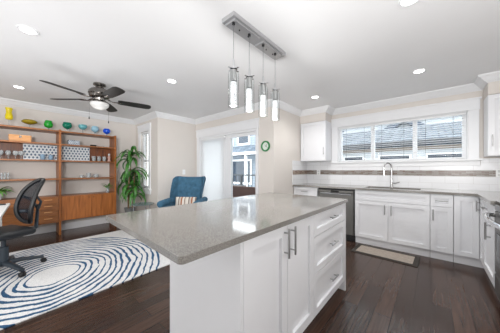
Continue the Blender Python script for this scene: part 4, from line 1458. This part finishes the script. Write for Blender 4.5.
b = MB(); b.grid_solid(backsheet(True), backsheet(False), 40, 28); b.build('backrest', M['blue_velvet'], t, smooth=60)
b = MB()
for (tu, tv) in [(0.0, 0.72), (0.36, 0.72), (-0.36, 0.72), (0.18, 0.5), (-0.18, 0.5)]:
    p = backsheet(True)((tu + 1) / 2, tv)
    b.lathe([(0, -0.008), (0.013, -0.003), (0.013, 0.004), (0, 0.01)], n=10, m=Matrix.Translation(p) @ Matrix.Rotation(PI / 2, 4, 'Y'))
b.build('buttons', M['blue_velvet'], t, smooth=True)
b = MB(); b.box(-0.26, 0.36, -0.27, 0.27, 0.26, 0.395, r=0.05, seg=4); b.build('seat_cushion', M['blue_velvet'], t, smooth=True)
b = MB(); b.box(-0.3, 0.34, -0.33, 0.33, 0.17, 0.28, r=0.02, seg=2); b.build('seat_base', M['blue_velvet'], t, smooth=50)
for s in (-1, 1):
    b = MB()
    b.box(-0.24, 0.36, s * 0.275, s * 0.365, 0.2, 0.56, r=0.03, seg=3)
    b.tube([(-0.24, s * 0.325, 0.58), (0.1, s * 0.33, 0.575), (0.37, s * 0.335, 0.565), (0.40, s * 0.335, 0.56)], [0.06, 0.065, 0.068, 0.05], 18)
    b.build('arm', M['blue_velvet'], t, smooth=50)
for sx in (-0.26, 0.30):
    for sy in (-0.28, 0.28):
        b = MB(); b.tube([(sx, sy, 0.18), (sx * 1.06, sy * 1.06, 0.0)], [0.024, 0.014], 10); b.build('leg', M['teak_dark'], t, smooth=50)
# pillow
pl = thing('throw_pillow', 'cream and rust striped lumbar pillow leaning on the blue armchair', 'pillow', (AX, AY, 0.0), math.radians(217))


def pillow_sheet(sg, w, hgt, tk):
    def fn(u, v):
        a, c = 2 * u - 1, 2 * v - 1
        k = (max(0, 1 - abs(a) ** 2.6) * max(0, 1 - abs(c) ** 2.6)) ** 0.45
        return (sg * (tk * k + 0.002), a * w * (1 - 0.05 * (1 - abs(c))), c * hgt)
    return fn


mm = Matrix.Translation((-0.075, -0.03, 0.525)) @ Matrix.Rotation(-0.22, 4, 'Y')
b = MB(); b.grid_solid(pillow_sheet(1, 0.22, 0.125, 0.055), pillow_sheet(-1, 0.22, 0.125, 0.055), 24, 16, mm)
b.build('cover', M['stripe_pillow'], pl, smooth=True)

# ------------------------------------------------------------------ rug
RC = (0.36, 3.24)
b = MB((RC[0], RC[1], 0))
x0, x1, y0, y1 = -1.35, 1.62, 2.46, 4.60
b.box(x0, x1, y0, y1, 0.0, 0.014, r=0.005, seg=2)
o = b.build('area_rug', M['rug'])
o.rotation_euler = (0, 0, math.radians(3))
tag(o, 'large white rug with blue hand-drawn oval rings on the dark wood floor', 'rug')

# ------------------------------------------------------------------ desk
off = (-0.35, 3.7, 0)
t = thing('desk', 'white desk at the left edge behind the office chair', 'desk', off)
b = MB(off); b.prism([(-0.75, 2.75), (-0.06, 2.75), (0.045, 4.45), (-0.75, 4.45)], 'z', 0.715, 0.74); b.build('desktop', M['deskwhite'], t)
for xa, ya in ((-0.73, 2.78), (-0.12, 2.78), (-0.73, 4.37), (-0.08, 4.37)):
    b = MB(off); b.box(xa, xa + 0.05, ya, ya + 0.05, 0.0145, 0.7145); b.build('leg', M['deskwhite'], t)
b = MB((-0.05, 4.28, 0.7401)); b.box(-0.11, 0.005, 4.25, 4.32, 0.7401, 0.755, r=0.005)
tag(b.build('black_stapler', M['black']), 'small black item lying on the white desk', 'stationery')

# ------------------------------------------------------------------ office chair (local +x = facing)
t = thing('office_chair', 'black mesh-back office chair on castors standing on the rug', 'chair', (-0.015, 3.75, 0.0145), math.radians(203))
b = MB(); b.lathe([(0, 0.085), (0.05, 0.085), (0.055, 0.11), (0.04, 0.135), (0.03, 0.14), (0, 0.14)], n=20); b.build('hub', M['charcoal'], t, smooth=40)
b = MB(); b.lathe([(0, 0.13), (0.045, 0.13), (0.042, 0.30), (0.022, 0.305), (0.022, 0.40), (0, 0.40)], n=18); b.build('gas_column', M['charcoal'], t, smooth=40)
for k in range(5):
    a = 2 * PI * k / 5 + math.radians(19)
    ca, sa = math.cos(a), math.sin(a)
    b = MB(); b.tube([(0.03 * ca, 0.03 * sa, 0.115), (0.16 * ca, 0.16 * sa, 0.105), (0.335 * ca, 0.335 * sa, 0.075)], [0.042, 0.034, 0.026], 10, sq=(0.7, 1)); lg = b.build('base_leg', M['charcoal'], t, smooth=50)
    b = MB()
    mc = Matrix.Translation((0.338 * ca, 0.338 * sa, 0.029)) @ Matrix.Rotation(a, 4, 'Z') @ Matrix.Rotation(PI / 2, 4, 'X')
    b.lathe([(0, -0.024), (0.025, -0.024), (0.029, -0.018), (0.029, -0.004), (0.02, 0), (0.029, 0.004), (0.029, 0.018), (0.025, 0.024), (0, 0.024)], n=16, m=mc)
    b.build('castor', M['black'], lg, smooth=40)
b = MB(); b.box(-0.14, 0.12, -0.09, 0.09, 0.385, 0.42, r=0.01, seg=2); b.build('tilt_mechanism', M['black'], t)
b = MB(); b.box(-0.19, 0.27, -0.24, 0.24, 0.42, 0.50, r=0.035, seg=4); b.build('seat', M['leather'], t, smooth=True)


def bk(u, v):
    """point on the curved backrest: u -1..1 across, v 0..1 up"""
    return Vector((-0.222 - 0.02 * v - 0.12 * v * v + 0.07 * u * u, u * (0.17 - 0.045 * v * v - 0.025 * (1 - v) ** 2), 0.53 + 0.53 * v))


loop = []
for k in range(36):
    a = 2 * PI * k / 36
    cu, cv_ = math.cos(a), math.sin(a)
    uu = (abs(cu) ** 0.75) * (1 if cu >= 0 else -1)
    vv = 0.5 + 0.5 * (abs(cv_) ** 0.8) * (1 if cv_ >= 0 else -1)
    loop.append(bk(uu, vv))
b = MB(); b.tube(loop, 0.023, 10, closed=True); bf = b.build('back_frame', M['black'], t, smooth=50)
b = MB()
fr = lambda u, v: tuple(bk((2 * u - 1) * 0.96 * min(1, math.sqrt(max(0, 1 - (2 * v - 1) ** 4))), 0.02 + 0.96 * v) + Vector((0.003, 0, 0)))
bc = lambda u, v: tuple(bk((2 * u - 1) * 0.96 * min(1, math.sqrt(max(0, 1 - (2 * v - 1) ** 4))), 0.02 + 0.96 * v) - Vector((0.003, 0, 0)))
b.grid_solid(fr, bc, 14, 14); 
mesh_m = glass_mat('see_through_black_mesh', (205, 205, 205), 0.01, 0.35)
for nn_ in mesh_m.node_tree.nodes:
    if nn_.type == 'BSDF_DIFFUSE':
        nn_.inputs['Color'].default_value = srgb(52, 58, 66)
b.build('back_mesh', mesh_m, t, smooth=True)
b = MB(); b.tube([(-0.10, 0, 0.40), (-0.235, 0, 0.405), (-0.297, 0, 0.45), (-0.307, 0, 0.60), (-0.317, 0, 0.74)], [0.03, 0.03, 0.03, 0.026, 0.018], 10, sq=(0.6, 1)); b.build('spine', M['charcoal'], t, smooth=50)
for s in (-1, 1):
    b = MB(); b.tube([(-0.317, 0, 0.68), (-0.307, s * 0.08, 0.78), bk(s * 0.95, 0.62) + Vector((-0.012, 0, 0))], [0.016, 0.014, 0.012], 8); b.build('brace', M['charcoal'], t, smooth=50)
b = MB(); b.tube([bk(-0.92, 0.25) + Vector((-0.015, 0, 0)), bk(0, 0.25) + Vector((-0.03, 0, 0)), bk(0.92, 0.25) + Vector((-0.015, 0, 0))], 0.016, 8, sq=(1.6, 0.7)); b.build('lumbar_bar', M['charcoal'], t, smooth=50)
